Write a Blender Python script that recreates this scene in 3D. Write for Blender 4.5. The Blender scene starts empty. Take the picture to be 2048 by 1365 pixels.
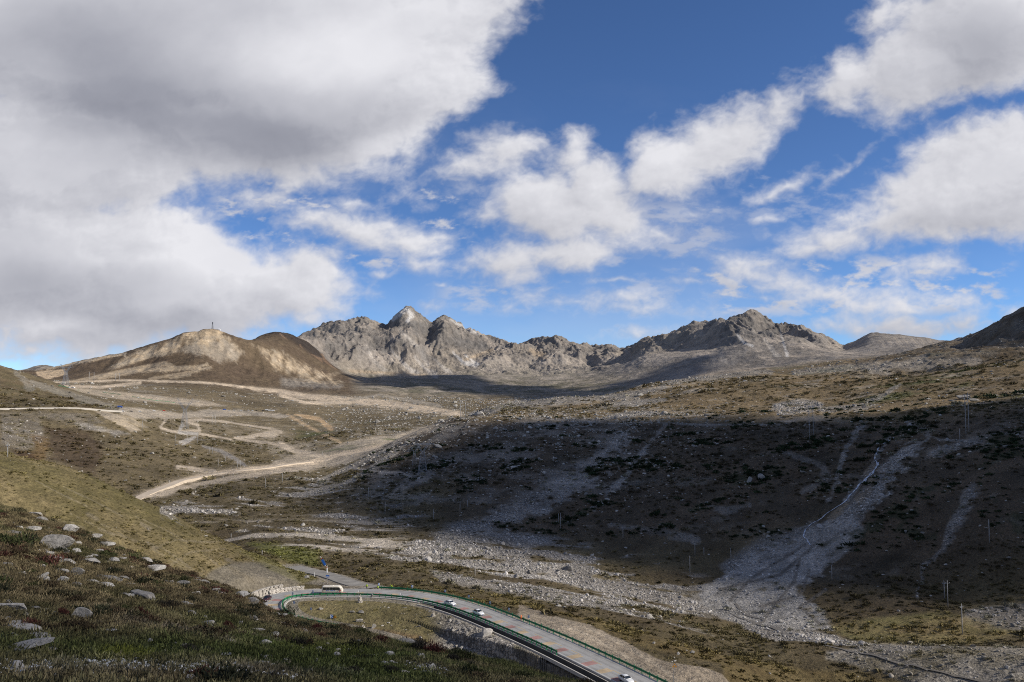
import bpy, bmesh, math, random
import numpy as np
from mathutils import Vector, Matrix
rad = math.radians
SC = bpy.context.scene
COL = SC.collection
# ------------------------------------------------------------------ camera
F = 1593.0; CU = 1024.0; CV = 682.5; PITCH = rad(3.5)
cp, sp = math.cos(PITCH), math.sin(PITCH)
cam = bpy.data.cameras.new('camera'); camo = bpy.data.objects.new('camera', cam); COL.objects.link(camo)
cam.sensor_width = 36.0; cam.lens = 36.0 * F / 2048.0; cam.clip_start = 0.3; cam.clip_end = 40000
camo.location = (0, 0, 0); camo.rotation_euler = (rad(90) + PITCH, 0, 0)
SC.camera = camo
# ------------------------------------------------------------------ sun, sky, exposure
SUN_EL = rad(30.0); SUN_AZ = rad(101.0)          # clockwise from the view direction (+Y)
SUN = Vector((math.sin(SUN_AZ) * math.cos(SUN_EL), math.cos(SUN_AZ) * math.cos(SUN_EL), math.sin(SUN_EL)))
sl = bpy.data.lights.new('sun', 'SUN'); so = bpy.data.objects.new('sun', sl); COL.objects.link(so)
sl.energy = 5.0; sl.angle = rad(0.53); sl.color = (1.0, 0.935, 0.84)
so.rotation_euler = SUN.to_track_quat('Z', 'Y').to_euler(); so.location = (0, 0, 50)
SC.view_settings.view_transform = 'Standard'; SC.view_settings.look = 'None'
SC.view_settings.exposure = 0.0; SC.view_settings.gamma = 1.0; SC.view_settings.use_curve_mapping = False
SC.cycles.max_bounces = 5; SC.cycles.diffuse_bounces = 2; SC.cycles.glossy_bounces = 2
SC.cycles.transmission_bounces = 2; SC.cycles.volume_bounces = 0; SC.cycles.transparent_max_bounces = 8
SC.cycles.caustics_reflective = False; SC.cycles.caustics_refractive = False
SC.cycles.use_denoising = False; SC.cycles.pixel_filter_type = 'BLACKMAN_HARRIS'; SC.cycles.filter_width = 1.05

def pix_plane(u, v):
    """photo pixel -> (x/y, z/y) of its direction: the plane the clouds are laid out on (world-fixed)"""
    a = (u - CU) / F; b = (CV - v) / F
    y = cp - b * sp; z = sp + b * cp
    return a / y, z / y

# clouds: (u, v, half-length, half-height, tilt deg) in photo pixels
CLOUDS = [
 (300,60,560,230,0),(640,120,360,230,-8),(860,40,230,110,-12),(880,150,130,80,20),(470,250,380,130,6),(120,300,330,170,0),(730,285,140,75,-20),
 (50,520,330,170,0),(330,560,300,140,6),(560,570,180,85,4),(630,540,80,60,20),(160,660,330,70,3),(60,700,160,34,0),(420,640,200,44,0),(300,480,180,80,0),
 (520,395,120,34,6),(470,365,70,22,0),(585,378,50,12,0),
 (700,455,130,32,10),(800,480,110,34,10),(860,470,80,14,0),(850,528,34,14,0),(760,545,30,9,0),(700,405,40,12,0),(870,385,70,20,-8),(880,570,22,6,0),
 (975,425,70,40,14),(1090,415,130,82,8),(1150,310,46,56,20),(1190,370,80,80,40),(1240,430,130,64,26),(1330,470,90,40,24),(1010,525,110,54,-5),(1120,505,130,44,-8),(1000,300,90,46,-10),(930,330,70,30,-20),
 (1340,500,90,26,20),(1385,430,30,18,0),(1385,488,34,16,0),
 (1345,325,115,84,-25),(1450,270,140,80,-28),(1550,218,80,52,-30),(1690,170,100,62,-22),(1890,378,190,100,-20),(1790,432,150,58,-20),(1690,462,100,36,-12),(1960,330,160,100,-16),(1300,350,60,45,0),
 (1700,150,90,55,-25),(1850,130,170,110,-20),(1970,60,220,150,-10),(1900,20,180,90,-20),(1760,30,40,60,10),
 (2010,330,230,120,-16),(1890,395,250,92,-14),(1760,445,170,48,-12),(1720,470,140,26,-2),(2000,430,260,66,0),(1650,480,70,22,-10),(1610,500,40,20,0),
 (1550,380,80,10,-28),(1510,430,30,8,0),(1680,340,50,8,-35),
 (1540,558,140,34,8),(1660,590,160,38,8),(1600,574,120,34,8),(1740,612,70,20,4),(1480,525,90,22,4),(1640,560,60,9,0),(1830,535,110,26,-4),(1900,605,80,30,-8),(1520,600,90,8,6),(1820,620,70,10,0),
 (1270,598,90,18,2),(1310,620,70,16,3),(1080,596,100,20,4),(1150,605,40,7,0),(1090,583,40,8,0),(950,611,34,6,0),(1290,664,50,10,-4),(930,590,25,3,0),(1380,560,50,6,0),
 (1800,655,160,34,2),(1940,650,90,26,4),(1690,650,80,18,0),(855,618,24,14,-20),(1240,560,60,5,0),(2040,640,60,20,0),
]
GREYS = [(370,235,320,105,4,.52),(200,60,200,90,0,.12),(700,230,160,70,-10,.18),(90,575,220,60,0,.3),(560,290,150,60,10,.4),(150,120,260,140,0,.45),(1960,120,170,100,-15,.35),(1850,665,260,40,0,.3),(250,650,260,40,0,.25),(1990,440,200,40,0,.12),(1850,450,170,26,-6,.15)]
BRIGHTS = [(640,130,190,130,-10,.5),(820,90,160,110,-10,.45),(430,505,190,60,12,.35),(60,170,120,70,0,.25),(1850,150,80,60,-20,.25),(1880,400,210,70,-14,.35),(1330,330,110,60,-25,.3),(90,650,100,30,0,.45),(760,300,120,40,-30,.3)]

def build_world():
    w = bpy.data.worlds.new('World'); SC.world = w; w.use_nodes = True
    nt = w.node_tree; N = nt.nodes; L = nt.links
    N.clear()
    def nd(t, **k):
        n = N.new(t)
        for a, b in k.items(): setattr(n, a, b)
        return n
    def put(s, v):
        if isinstance(v, (int, float)): s.default_value = v
        elif isinstance(v, (tuple, list)): s.default_value = v
        else: L.new(v, s)
    def mt(op, a, b=None, c=None, clamp=False):
        n = nd('ShaderNodeMath', operation=op, use_clamp=clamp); put(n.inputs[0], a)
        if b is not None: put(n.inputs[1], b)
        if c is not None: put(n.inputs[2], c)
        return n.outputs[0]
    def vm(op, a, b=None, out=0, scale=None):
        n = nd('ShaderNodeVectorMath', operation=op); put(n.inputs[0], a)
        if b is not None: put(n.inputs[1], b)
        if scale is not None: put(n.inputs['Scale'], scale)
        return n.outputs[out]
    def mapr(v, a, b, c=0., d=1., smooth=True):
        n = nd('ShaderNodeMapRange', interpolation_type='SMOOTHSTEP' if smooth else 'LINEAR'); put(n.inputs[0], v)
        for i, q in enumerate((a, b, c, d)): put(n.inputs[i + 1], q)
        return n.outputs[0]
    def mixc(f, a, b):
        n = nd('ShaderNodeMix', data_type='RGBA'); put(n.inputs[0], f); put(n.inputs[6], a); put(n.inputs[7], b); return n.outputs[2]
    def noise(v, scale, detail, rough=.55, dist=0.0, lac=2.0):
        n = nd('ShaderNodeTexNoise', noise_dimensions='3D'); put(n.inputs['Vector'], v)
        n.inputs['Scale'].default_value = scale; n.inputs['Detail'].default_value = detail
        n.inputs['Roughness'].default_value = rough; n.inputs['Distortion'].default_value = dist; n.inputs['Lacunarity'].default_value = lac
        return n
    sky = nd('ShaderNodeTexSky', sky_type='NISHITA', sun_disc=False)
    sky.sun_elevation = SUN_EL; sky.sun_rotation = SUN_AZ
    sky.altitude = 4200; sky.air_density = 1.0; sky.dust_density = 0.15; sky.ozone_density = 2.2
    SKY_STRENGTH = 0.085
    bg1 = nd('ShaderNodeBackground'); L.new(vm('MULTIPLY', sky.outputs[0], (.95, 1.22, 1.55)), bg1.inputs[0]); bg1.inputs[1].default_value = SKY_STRENGTH
    tc = nd('ShaderNodeTexCoord'); sep = nd('ShaderNodeSeparateXYZ'); L.new(tc.outputs['Generated'], sep.inputs[0])
    X, Y, Z = sep.outputs
    # the rest of the sky (outside the photograph's fan): broken cloud from a plain noise
    gn = noise(tc.outputs['Generated'], 3.0, 6, .6).outputs[0]
    ga = mapr(gn, .47, .62)
    gc = mixc(mapr(gn, .5, .75), (.62, .62, .66, 1), (.36, .36, .4, 1))
    # the clouds of the forward fan stand on the sky dome, so this one stays clear there
    side = mt('DIVIDE', mt('ABSOLUTE', X), mt('MAXIMUM', Y, .02)); rise = mt('DIVIDE', Z, mt('MAXIMUM', Y, .02))
    outside = mt('MAXIMUM', mapr(side, .78, .95), mapr(rise, .56, .66))
    up = mapr(Z, -.03, .0)
    bg2 = nd('ShaderNodeBackground'); L.new(gc, bg2.inputs[0]); bg2.inputs[1].default_value = 1.0
    mx = nd('ShaderNodeMixShader'); L.new(mt('MULTIPLY', mt('MULTIPLY', mt('MULTIPLY', ga, .8), outside), up), mx.inputs[0]); L.new(bg1.outputs[0], mx.inputs[1]); L.new(bg2.outputs[0], mx.inputs[2])
    out = nd('ShaderNodeOutputWorld'); L.new(mx.outputs[0], out.inputs[0])
    w.cycles.sampling_method = 'MANUAL'; w.cycles.sample_map_resolution = 512
build_world()
# ------------------------------------------------------------------ numpy noise
_rng = np.random.RandomState(7)
_PERM = _rng.permutation(1024).astype(np.int32)
_ang = _rng.rand(1024).astype(np.float32) * 2 * np.pi
_GX = np.cos(_ang); _GY = np.sin(_ang)
def pn(x, y, seed=0):
    """2-D gradient noise, about -1..1"""
    x = np.asarray(x, np.float32) + seed * 17.31; y = np.asarray(y, np.float32) - seed * 9.77
    xi = np.floor(x); yi = np.floor(y); fx = x - xi; fy = y - yi
    xi = xi.astype(np.int32) & 1023; yi = yi.astype(np.int32) & 1023
    x1 = (xi + 1) & 1023; y1 = (yi + 1) & 1023
    sx = fx * fx * fx * (fx * (fx * 6 - 15) + 10); sy = fy * fy * fy * (fy * (fy * 6 - 15) + 10)
    def g(a, b, dx, dy):
        h = _PERM[(_PERM[a] + b) & 1023]; return _GX[h] * dx + _GY[h] * dy
    n0 = g(xi, yi, fx, fy); n1 = g(x1, yi, fx - 1, fy); a = n0 + sx * (n1 - n0)
    n0 = g(xi, y1, fx, fy - 1); n1 = g(x1, y1, fx - 1, fy - 1); b = n0 + sx * (n1 - n0)
    return (a + sy * (b - a)) * 1.5
def fbm(x, y, wl, octv=4, gain=.5, seed=0, ridged=False):
    t = 0; a = 1.0; s = 0; f = 1.0 / wl; c, d = .8, .6
    for i in range(octv):
        n = pn(x * f, y * f, seed + i * 3)
        if ridged: n = 1 - 2 * np.abs(n)
        t = t + n * a; s += a; a *= gain; f *= 2.03; x, y = x * c - y * d, x * d + y * c
    return t / s * (1.0 if ridged else 1.3)
def sstep(x, a, b):
    t = np.clip((x - a) / (b - a), 0, 1); return t * t * (3 - 2 * t)
# ------------------------------------------------------------------ clouds on the sky dome
def ell_max(X, Y, lst, k=0.012, ex=1.5):
    acc = np.full(X.shape, -1.0, np.float32)
    for b in lst:
        u, v, su, sv, t = b[:5]
        cx, cy = pix_plane(u, v); th = rad(-t); c, s = math.cos(th), math.sin(th)
        R = (max(su, sv) / F) * 1.0 + .16
        j0, j1 = np.searchsorted(X[0], [cx - R, cx + R]); i0, i1 = np.searchsorted(Y[:, 0], [cy - R, cy + R])
        if j1 <= j0 or i1 <= i0: continue
        dx = XW[i0:i1, j0:j1] - cx; dy = YW[i0:i1, j0:j1] - cy
        ln = np.hypot((dx * c + dy * s) / (su / F), (-dx * s + dy * c) / (sv / F))
        m = max(min(su, sv) / F * ex, .015)
        f = m * (1 - ln) / (1 + .0 * ln)
        A = acc[i0:i1, j0:j1]; h = np.maximum(k - np.abs(A - f), 0) / k
        acc[i0:i1, j0:j1] = np.maximum(A, f) + h * h * k * .25
    return acc
def ell_sum(X, Y, lst):
    acc = np.zeros(X.shape, np.float32)
    for u, v, su, sv, t, k in lst:
        cx, cy = pix_plane(u, v); th = rad(-t); c, s = math.cos(th), math.sin(th)
        dx = XW - cx; dy = YW - cy
        ln = np.hypot((dx * c + dy * s) / (su / F), (-dx * s + dy * c) / (sv / F))
        acc += k * (1 - sstep(ln, .1, 1.4))
    return acc
def cloud_fields(step=.00115):
    global XW, YW
    gx = np.arange(-.92, .92, step, dtype=np.float32); gy = np.arange(-.03, .64, step, dtype=np.float32)
    X, Y = np.meshgrid(gx, gy)
    wx = fbm(X, Y, .16, 4, .5, 1) * .013 + fbm(X, Y, .03, 3, .5, 5) * .0045
    wy = fbm(X, Y, .16, 4, .5, 9) * .010 + fbm(X, Y, .03, 3, .5, 13) * .004
    XW = X + wx; YW = Y + wy
    base = ell_max(X, Y, CLOUDS)
    # stretched fbm: wisps lean up to the right, as the photo's do
    c, s = math.cos(.22), math.sin(.22)
    U = (XW * c + YW * s) * .60; V = -XW * s + YW * c
    n = fbm(U, V, .075, 8, .56, 21)
    bl = 1 - np.abs(fbm(U * 1.5, V, .06, 6, .55, 33)) * 2.2
    thinness = sstep(base, .05, .0)
    low = sstep(Y, .12, .05)
    dens = base + n * (.030 + .010 * thinness) * (.55 + .45 * sstep(base, -.01, .04)) + (bl - .6) * .010
    n2 = fbm(XW * .62 + 7, YW, .030, 6, .62, 45)
    dens = dens + n2 * .015 * sstep(base, .10, .0)
    alpha = sstep(dens + n2 * .006, -.012, .040) ** .85
    # thin streaked cloud between the heaps
    uu = CU + F * X; vv = CV - F * (Y - .061)
    def zone(u0, u1, v0, v1, s): return sstep(uu, u0, u0 + s) * (1 - sstep(uu, u1 - s, u1)) * sstep(vv, v0, v0 + s * .5) * (1 - sstep(vv, v1 - s * .5, v1))
    z = np.maximum(zone(380, 1000, 330, 560, 90), zone(1360, 2060, 490, 650, 90)) + .6 * zone(850, 1420, 540, 640, 70) + .55 * zone(1000, 1500, 380, 560, 80) + .35 * zone(1450, 1800, 320, 460, 60)
    st = fbm(X * .38 + Y * .12, Y, .022, 7, .60, 61) + .45 * fbm(X * .5, Y, .085, 3, .5, 66)
    alpha = np.maximum(alpha, np.clip(z, 0, 1) * sstep(st, -.02, .50) * .9)
    # self-shadow: average density towards the sun (right and up)
    D = np.clip(dens, 0, .09)
    def shift(A, dx, dy):
        ix, iy = int(round(dx / step)), int(round(dy / step))
        return np.pad(A, ((0, iy), (0, ix)), mode='edge')[iy:, ix:]
    sh = 0
    for k, w in ((.004, .30), (.009, .25), (.018, .2), (.034, .15), (.06, .10)):
        sh = sh + w * shift(D, k * .8, k * .75)
    relief = (D - sh) * 7.5
    br = .86 + relief * .60 - sstep(D, .02, .09) * .05
    br -= .46 * ell_sum(X, Y, GREYS) * (1 + .35 * n)
    br += .30 * ell_sum(X, Y, BRIGHTS)
    br += .05 * n + .018 * n2
    br = np.clip(br, .2, 1.0)
    m3 = fbm(XW * .8, YW * 1.1, .14, 5, .55, 81); br = np.clip(br + .06 * m3 - .02, .2, 1)
    veil = sstep(fbm(X * .5 + .2 * Y, Y, .26, 6, .58, 91), -.15, .7) * .17 * sstep(vv, 120, 330) * (1 - sstep(uu, 1900, 2300) * .5)
    br = np.where(alpha < veil, np.maximum(br, .9), br); alpha = 1 - (1 - alpha) * (1 - veil)
    edge = sstep(X, -.92, -.80) * sstep(-X, -.92, -.80) * sstep(-Y, -.64, -.58)
    alpha = alpha * edge
    return X, Y, alpha, br
# ------------------------------------------------------------------ terrain: one polar height field round the viewpoint
def ray(u, v):
    a = (u - CU) / F; b = (CV - v) / F
    x, y, z = a, cp - b * sp, sp + b * cp
    h = math.hypot(x, y)
    return math.degrees(math.atan2(x, y)), z / h          # azimuth, slope of the ray
def project(x, y, z):
    yc = y * cp + z * sp; zc = -y * sp + z * cp
    yc = np.where(np.abs(yc) < 1e-3, 1e-3, yc)
    return CU + F * x / yc, CV - F * zc / yc
H = 'z'
# every line: (u, distance, v) or (u, distance, H, height)
LINES = [
 [(0,2,H,-1.7)],
 [(0,12,H,-4.2),(1100,12,H,-5.2),(2048,12,H,-7)],
 [(-100,25,1362),(0,26,1365),(500,28,1368),(900,38,1372),(1150,45,1385),(1300,45,1440),(2048,45,1520)],
 [(-100,46,1185),(0,48,1200),(300,50,1232),(600,50,1292),(900,54,1332),(1150,58,1378),(1400,60,1460),(2048,62,1560)],
 [(-100,118,985),(0,115,1015),(80,112,1042),(150,110,1062),(300,105,1132),(400,100,1160),(480,95,1196),(540,92,1232),(600,88,1256),(700,84,1268),(800,80,1288),(900,76,1306),(1000,72,1330),(1100,70,1351),(1180,68,1369),(1400,76,1460),(1700,76,1520),(2048,76,1560)],
 [(-100,180,H,-40),(0,180,H,-45),(300,180,H,-55),(480,185,H,-66),(600,170,H,-66),(800,160,H,-66),(1100,150,H,-66),(1500,150,H,-72),(2048,150,H,-75)],
 [(-100,230,H,-50),(0,230,H,-55),(300,235,H,-62),(450,240,H,-68),(560,246,H,-71),(700,233,H,-73),(900,210,H,-75),(1100,195,H,-72.5),(1300,186,H,-72),(1600,186,H,-82),(2048,190,H,-86)],
 [(-100,270,H,-38),(0,270,H,-45),(150,270,H,-49),(300,270,H,-58),(420,273,H,-67),(480,276,H,-70),(560,278,H,-71),(760,283,H,-71),(900,266,H,-70.3),(1000,250,H,-70),(1100,236,H,-69.7),(1250,218,H,-69.5),(1350,206,1335),(1450,208,1355),(1550,220,H,-80),(1700,230,H,-86),(2048,230,H,-87)],
 [(-100,300,930),(0,300,958),(150,300,1008),(300,304,1068),(430,306,1125),(540,310,1150),(640,318,1163),(760,312,1166),(900,306,1174),(1100,286,1210),(1300,268,1258),(1450,262,1308),(1700,275,1308),(2048,270,1312)],
 [(-100,352,872),(0,345,902),(100,341,926),(200,338,968),(300,338,1018),(380,341,1055),(430,346,1080),(520,352,1121),(600,356,1145),(680,360,1145),(760,360,1128),(900,355,1140),(1100,348,1170),(1300,330,1216),(1500,320,1262),(1700,330,1265),(2048,310,1290)],
 [(-100,420,H,-62),(0,420,H,-70),(200,420,H,-76),(300,430,H,-81),(430,430,H,-85),(520,430,1093),(640,430,1090),(800,425,1100),(1000,410,1130),(1200,390,1165),(1350,376,1200),(1500,365,1228),(1700,360,1226),(1850,344,1240),(2048,335,1256)],
 [(0,600,H,-77),(150,600,H,-79),(280,600,999),(400,560,1016),(520,540,1025),(640,530,1030),(800,500,1042),(900,482,1056),(1000,470,1075),(1200,452,1105),(1400,432,1140),(1550,425,1150),(1700,410,1165),(1900,380,1200),(2048,370,1210)],
 [(0,700,908),(150,720,932),(280,720,948),(400,725,965),(480,755,944),(560,780,940),(640,640,974),(750,620,962),(850,610,955),(1000,600,955),(1200,560,982),(1400,530,1000),(1600,500,1012),(1800,470,1012),(2048,440,1012)],
 [(0,900,850),(150,950,872),(280,930,892),(400,950,907),(480,950,911),(600,950,914),(650,880,926),(685,800,929),(720,795,915),(750,790,903),(800,800,879),(850,820,858),(890,835,845),(930,850,834),(1000,850,832),(1200,800,842),(1400,760,840),(1550,720,838),(1700,680,846),(1800,640,850),(1930,620,834),(2048,600,822)],
 [(0,1050,821),(150,1100,818),(250,1140,824),(290,1110,850),(400,1150,871),(480,1150,884),(600,1100,901),(680,1060,899),(750,1100,888),(850,1100,H,-74),(930,1050,H,-52),(1000,1000,822),(1200,1000,816),(1400,980,812),(1600,950,806),(1800,900,796),(2048,850,782)],
 [(0,1300,776),(80,1300,789),(150,1300,801),(250,1300,813),(350,1350,832),(480,1350,857),(600,1350,879),(700,1300,868),(800,1350,858),(900,1350,846),(935,1250,838),(960,1160,821),(1027,1150,812),(1113,1200,799),(1215,1250,794),(1300,1250,776),(1500,1200,775),(1600,1150,775),(1800,1050,766),(2048,1000,746)],
 [(-100,1500,705),(0,1500,731),(50,1500,745),(80,1500,757),(130,1500,777),(180,1500,793),(260,1500,806),(350,1550,822),(480,1600,835),(600,1600,838),(700,1600,842),(800,1600,838),(900,1650,829),(960,1500,H,-50),(1027,1500,H,-45),(1113,1500,H,-38),(1215,1500,H,-28),(1270,1500,773),(1300,1500,767),(1400,1500,756),(1500,1500,744),(1600,1450,753),(1750,1350,755),(1900,1250,736),(2048,1200,716)],
 [(0,1800,H,-10),(130,1900,773),(180,1900,780),(260,1900,785),(400,1900,795),(560,1900,811),(700,1900,820),(800,1900,815),(900,2000,809),(1000,2000,806),(1113,2000,H,-26),(1215,2000,H,-24),(1300,2000,H,0),(1400,2000,H,8),(1500,1850,H,24),(1600,1700,H,30),(1700,1620,740),(1750,1600,736),(1900,1450,720),(2048,1400,708)],
 [(0,2300,H,30),(80,2300,762),(130,2300,761),(260,2300,767),(400,2300,772),(560,2400,785),(700,2400,785),(800,2500,787),(900,2600,787),(1000,2700,786),(1113,2700,786),(1215,2700,782),(1300,2600,H,14),(1400,2500,753),(1500,2400,747),(1600,2200,737),(1750,2000,722),(1850,1850,708),(1900,1780,702),(1960,1700,700),(2048,1640,698)],
 [(0,2700,H,55),(80,2650,748),(130,2600,748),(260,2600,736),(330,2620,728),(400,2650,721),(480,2700,736),(560,2750,752),(700,2900,769),(800,3000,766),(900,3100,767),(1000,3200,768),(1113,3200,766),(1215,3200,758),(1300,3000,744),(1400,2900,730),(1500,2800,731),(1600,2700,721),(1700,2600,718),(1800,2350,712),(1850,2150,700),(1900,1960,688),(1920,1950,688),(1950,1930,669),(1990,1915,646),(2020,1905,628),(2048,1900,613),(2150,1900,560)],
 [(-100,3000,750),(0,2950,747),(70,2900,743),(100,2900,737),(175,2900,719),(250,2900,705),(330,2900,680),(380,2900,663),(405,2900,658),(440,2900,659),(460,2900,667),(480,2900,679),(520,2950,687),(560,2950,700),(615,3000,729),(650,3030,744),(690,3050,752),(730,3100,762),(800,3300,754),(900,3400,747),(1000,3500,742),(1113,3500,746),(1215,3500,737),(1300,3400,712),(1400,3200,702),(1500,3100,700),(1600,3100,700),(1700,3000,712),(1800,2800,708),(1850,2600,702),(1900,2350,694),(2048,2500,H,150)],
 [(0,3400,H,50),(250,3300,H,50),(420,3300,H,100),(490,3400,H,150),(505,3450,684),(530,3480,671),(560,3500,665),(600,3500,676),(640,3500,704),(680,3500,737),(730,3600,748),(800,3700,742),(900,3800,729),(1000,3900,723),(1113,3900,726),(1215,3900,714),(1260,3800,712),(1300,3700,702),(1370,3500,696),(1410,3420,684),(1440,3400,670),(1470,3400,667),(1500,3450,680),(1540,3500,694),(1600,3500,690),(1650,3400,702),(1690,3300,708),(1760,3250,700),(1850,3100,H,150),(2048,3000,H,150)],
 [(-100,4500,H,60),(0,4400,H,80),(50,4400,740),(75,4400,731),(100,4400,731),(115,4400,737),(200,4400,H,80),(500,4400,H,200),(590,4500,684),(600,4500,676),(622,4500,664),(650,4500,650),(680,4500,643),(715,4500,638),(733,4500,635),(752,4550,647),(775,4600,649),(790,4650,635),(806,4700,620),(818,4700,613),(832,4700,624),(850,4700,641),(863,4700,650),(874,4700,636),(889,4700,631),(905,4700,641),(930,4700,655),(960,4650,668),(1000,4600,680),(1035,4600,690),(1060,4600,681),(1090,4600,677),(1113,4600,671),(1135,4600,681),(1160,4600,689),(1190,4600,694),(1215,4600,691),(1230,4600,692),(1243,4500,703),(1268,4400,690),(1295,4300,674),(1335,4200,671),(1360,4100,658),(1385,4050,645),(1420,4000,645),(1450,3960,641),(1480,3950,629),(1505,3950,620),(1522,3950,630),(1545,3950,645),(1580,3950,652),(1610,3950,657),(1640,3950,669),(1668,3950,685),(1686,3850,692),(1712,3750,680),(1738,3700,666),(1765,3700,667),(1800,3700,671),(1850,3700,677),(1875,3700,682),(1950,3700,H,200),(2048,3700,H,200)],
 [(0,6200,H,-150)], [(0,9800,H,-350)],
]
DARR = np.concatenate([[1.0,1.6,2.6,4.0,6.0,8.5,11.0,13.5,16.5], np.geomspace(18,140,470,endpoint=False), np.geomspace(140,3000,1000,endpoint=False), np.geomspace(3000,4950,270,endpoint=False), np.geomspace(4950,9800,26)])
AZ = np.concatenate([np.arange(-37.0,37.001,.05), np.geomspace(1,9,20).cumsum()/np.geomspace(1,9,20).sum()*60+37.0, np.linspace(100,260,41)[1:], (-(np.geomspace(1,9,20).cumsum()/np.geomspace(1,9,20).sum()*60+37.0)[::-1]+360)[1:]])
NC, NR = len(AZ), len(DARR)
def line_fields():
    Ds, Zs = [], []
    for ln in LINES:
        az, d, z = [], [], []
        for e in ln:
            u, dd = e[0], e[1]
            if e[2] == H: a, _ = ray(u, 900); zz = e[3]
            else:
                a, s = ray(u, e[2]); zz = s * dd
            az.append(a); d.append(dd); z.append(zz)
        if len(az) == 1: Ds.append(np.full(NC, d[0], float)); Zs.append(np.full(NC, z[0], float)); continue
        o = np.argsort(az); az = np.array(az)[o]; d = np.array(d)[o]; z = np.array(z)[o]
        Ds.append(np.interp(AZ, az, d, period=360)); Zs.append(np.interp(AZ, az, z, period=360))
    D = np.array(Ds); Z = np.array(Zs)
    fine = 1481
    def gs(A, sig):
        r = int(sig * 3); k = np.exp(-.5 * (np.arange(-r, r + 1) / sig) ** 2); k /= k.sum()
        p = np.pad(A[:fine], r, mode='edge'); B = A.copy(); B[:fine] = np.convolve(p, k, 'valid'); return B
    for i in range(len(D)):
        sg = 3 if i == 22 else (9 if 4 <= i <= 21 else 25)
        D[i] = gs(D[i], 25); Z[i] = gs(Z[i], sg)
    for i in range(1, len(D)): D[i] = np.maximum(D[i], D[i - 1] * 1.012)
    return D, Z
def build_height():
    D, Z = line_fields(); LD = np.log(D)
    K = len(D); lr = np.log(DARR); out = np.empty((NR, NC), np.float32)
    h = np.diff(LD, axis=0); s = np.diff(Z, axis=0) / h
    m = np.zeros_like(Z)
    same = (s[:-1] * s[1:]) > 0
    w1 = 2 * h[1:] + h[:-1]; w2 = h[1:] + 2 * h[:-1]
    with np.errstate(divide='ignore', invalid='ignore'):
        hm = (w1 + w2) / (w1 / s[:-1] + w2 / s[1:])
    m[1:-1] = np.where(same, hm, 0); m[0] = s[0]; m[-1] = s[-1]
    for c in range(NC):
        k = np.clip(np.searchsorted(LD[:, c], lr, 'right') - 1, 0, K - 2)
        hh = h[k, c]; t = np.clip((lr - LD[k, c]) / hh, 0, 1); t2 = t * t; t3 = t2 * t
        out[:, c] = (2*t3-3*t2+1)*Z[k, c] + (t3-2*t2+t)*hh*m[k, c] + (-2*t3+3*t2)*Z[k+1, c] + (t3-t2)*hh*m[k+1, c]
    return out, D
ZG, LINE_D = build_height()
AZr = np.radians(AZ)
XG = (DARR[:, None] * np.sin(AZr)[None]).astype(np.float32); YG = (DARR[:, None] * np.cos(AZr)[None]).astype(np.float32)
DG = np.repeat(DARR[:, None], NC, 1).astype(np.float32)
UG = np.repeat(np.interp(AZ, *zip(*[(ray(u, 800)[0], u) for u in range(-400, 2500, 40)]))[None], NR, 0).astype(np.float32)   # photo column of each azimuth
UG[:, 1481:] = 2300; UG[:, -40:] = -300
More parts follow.
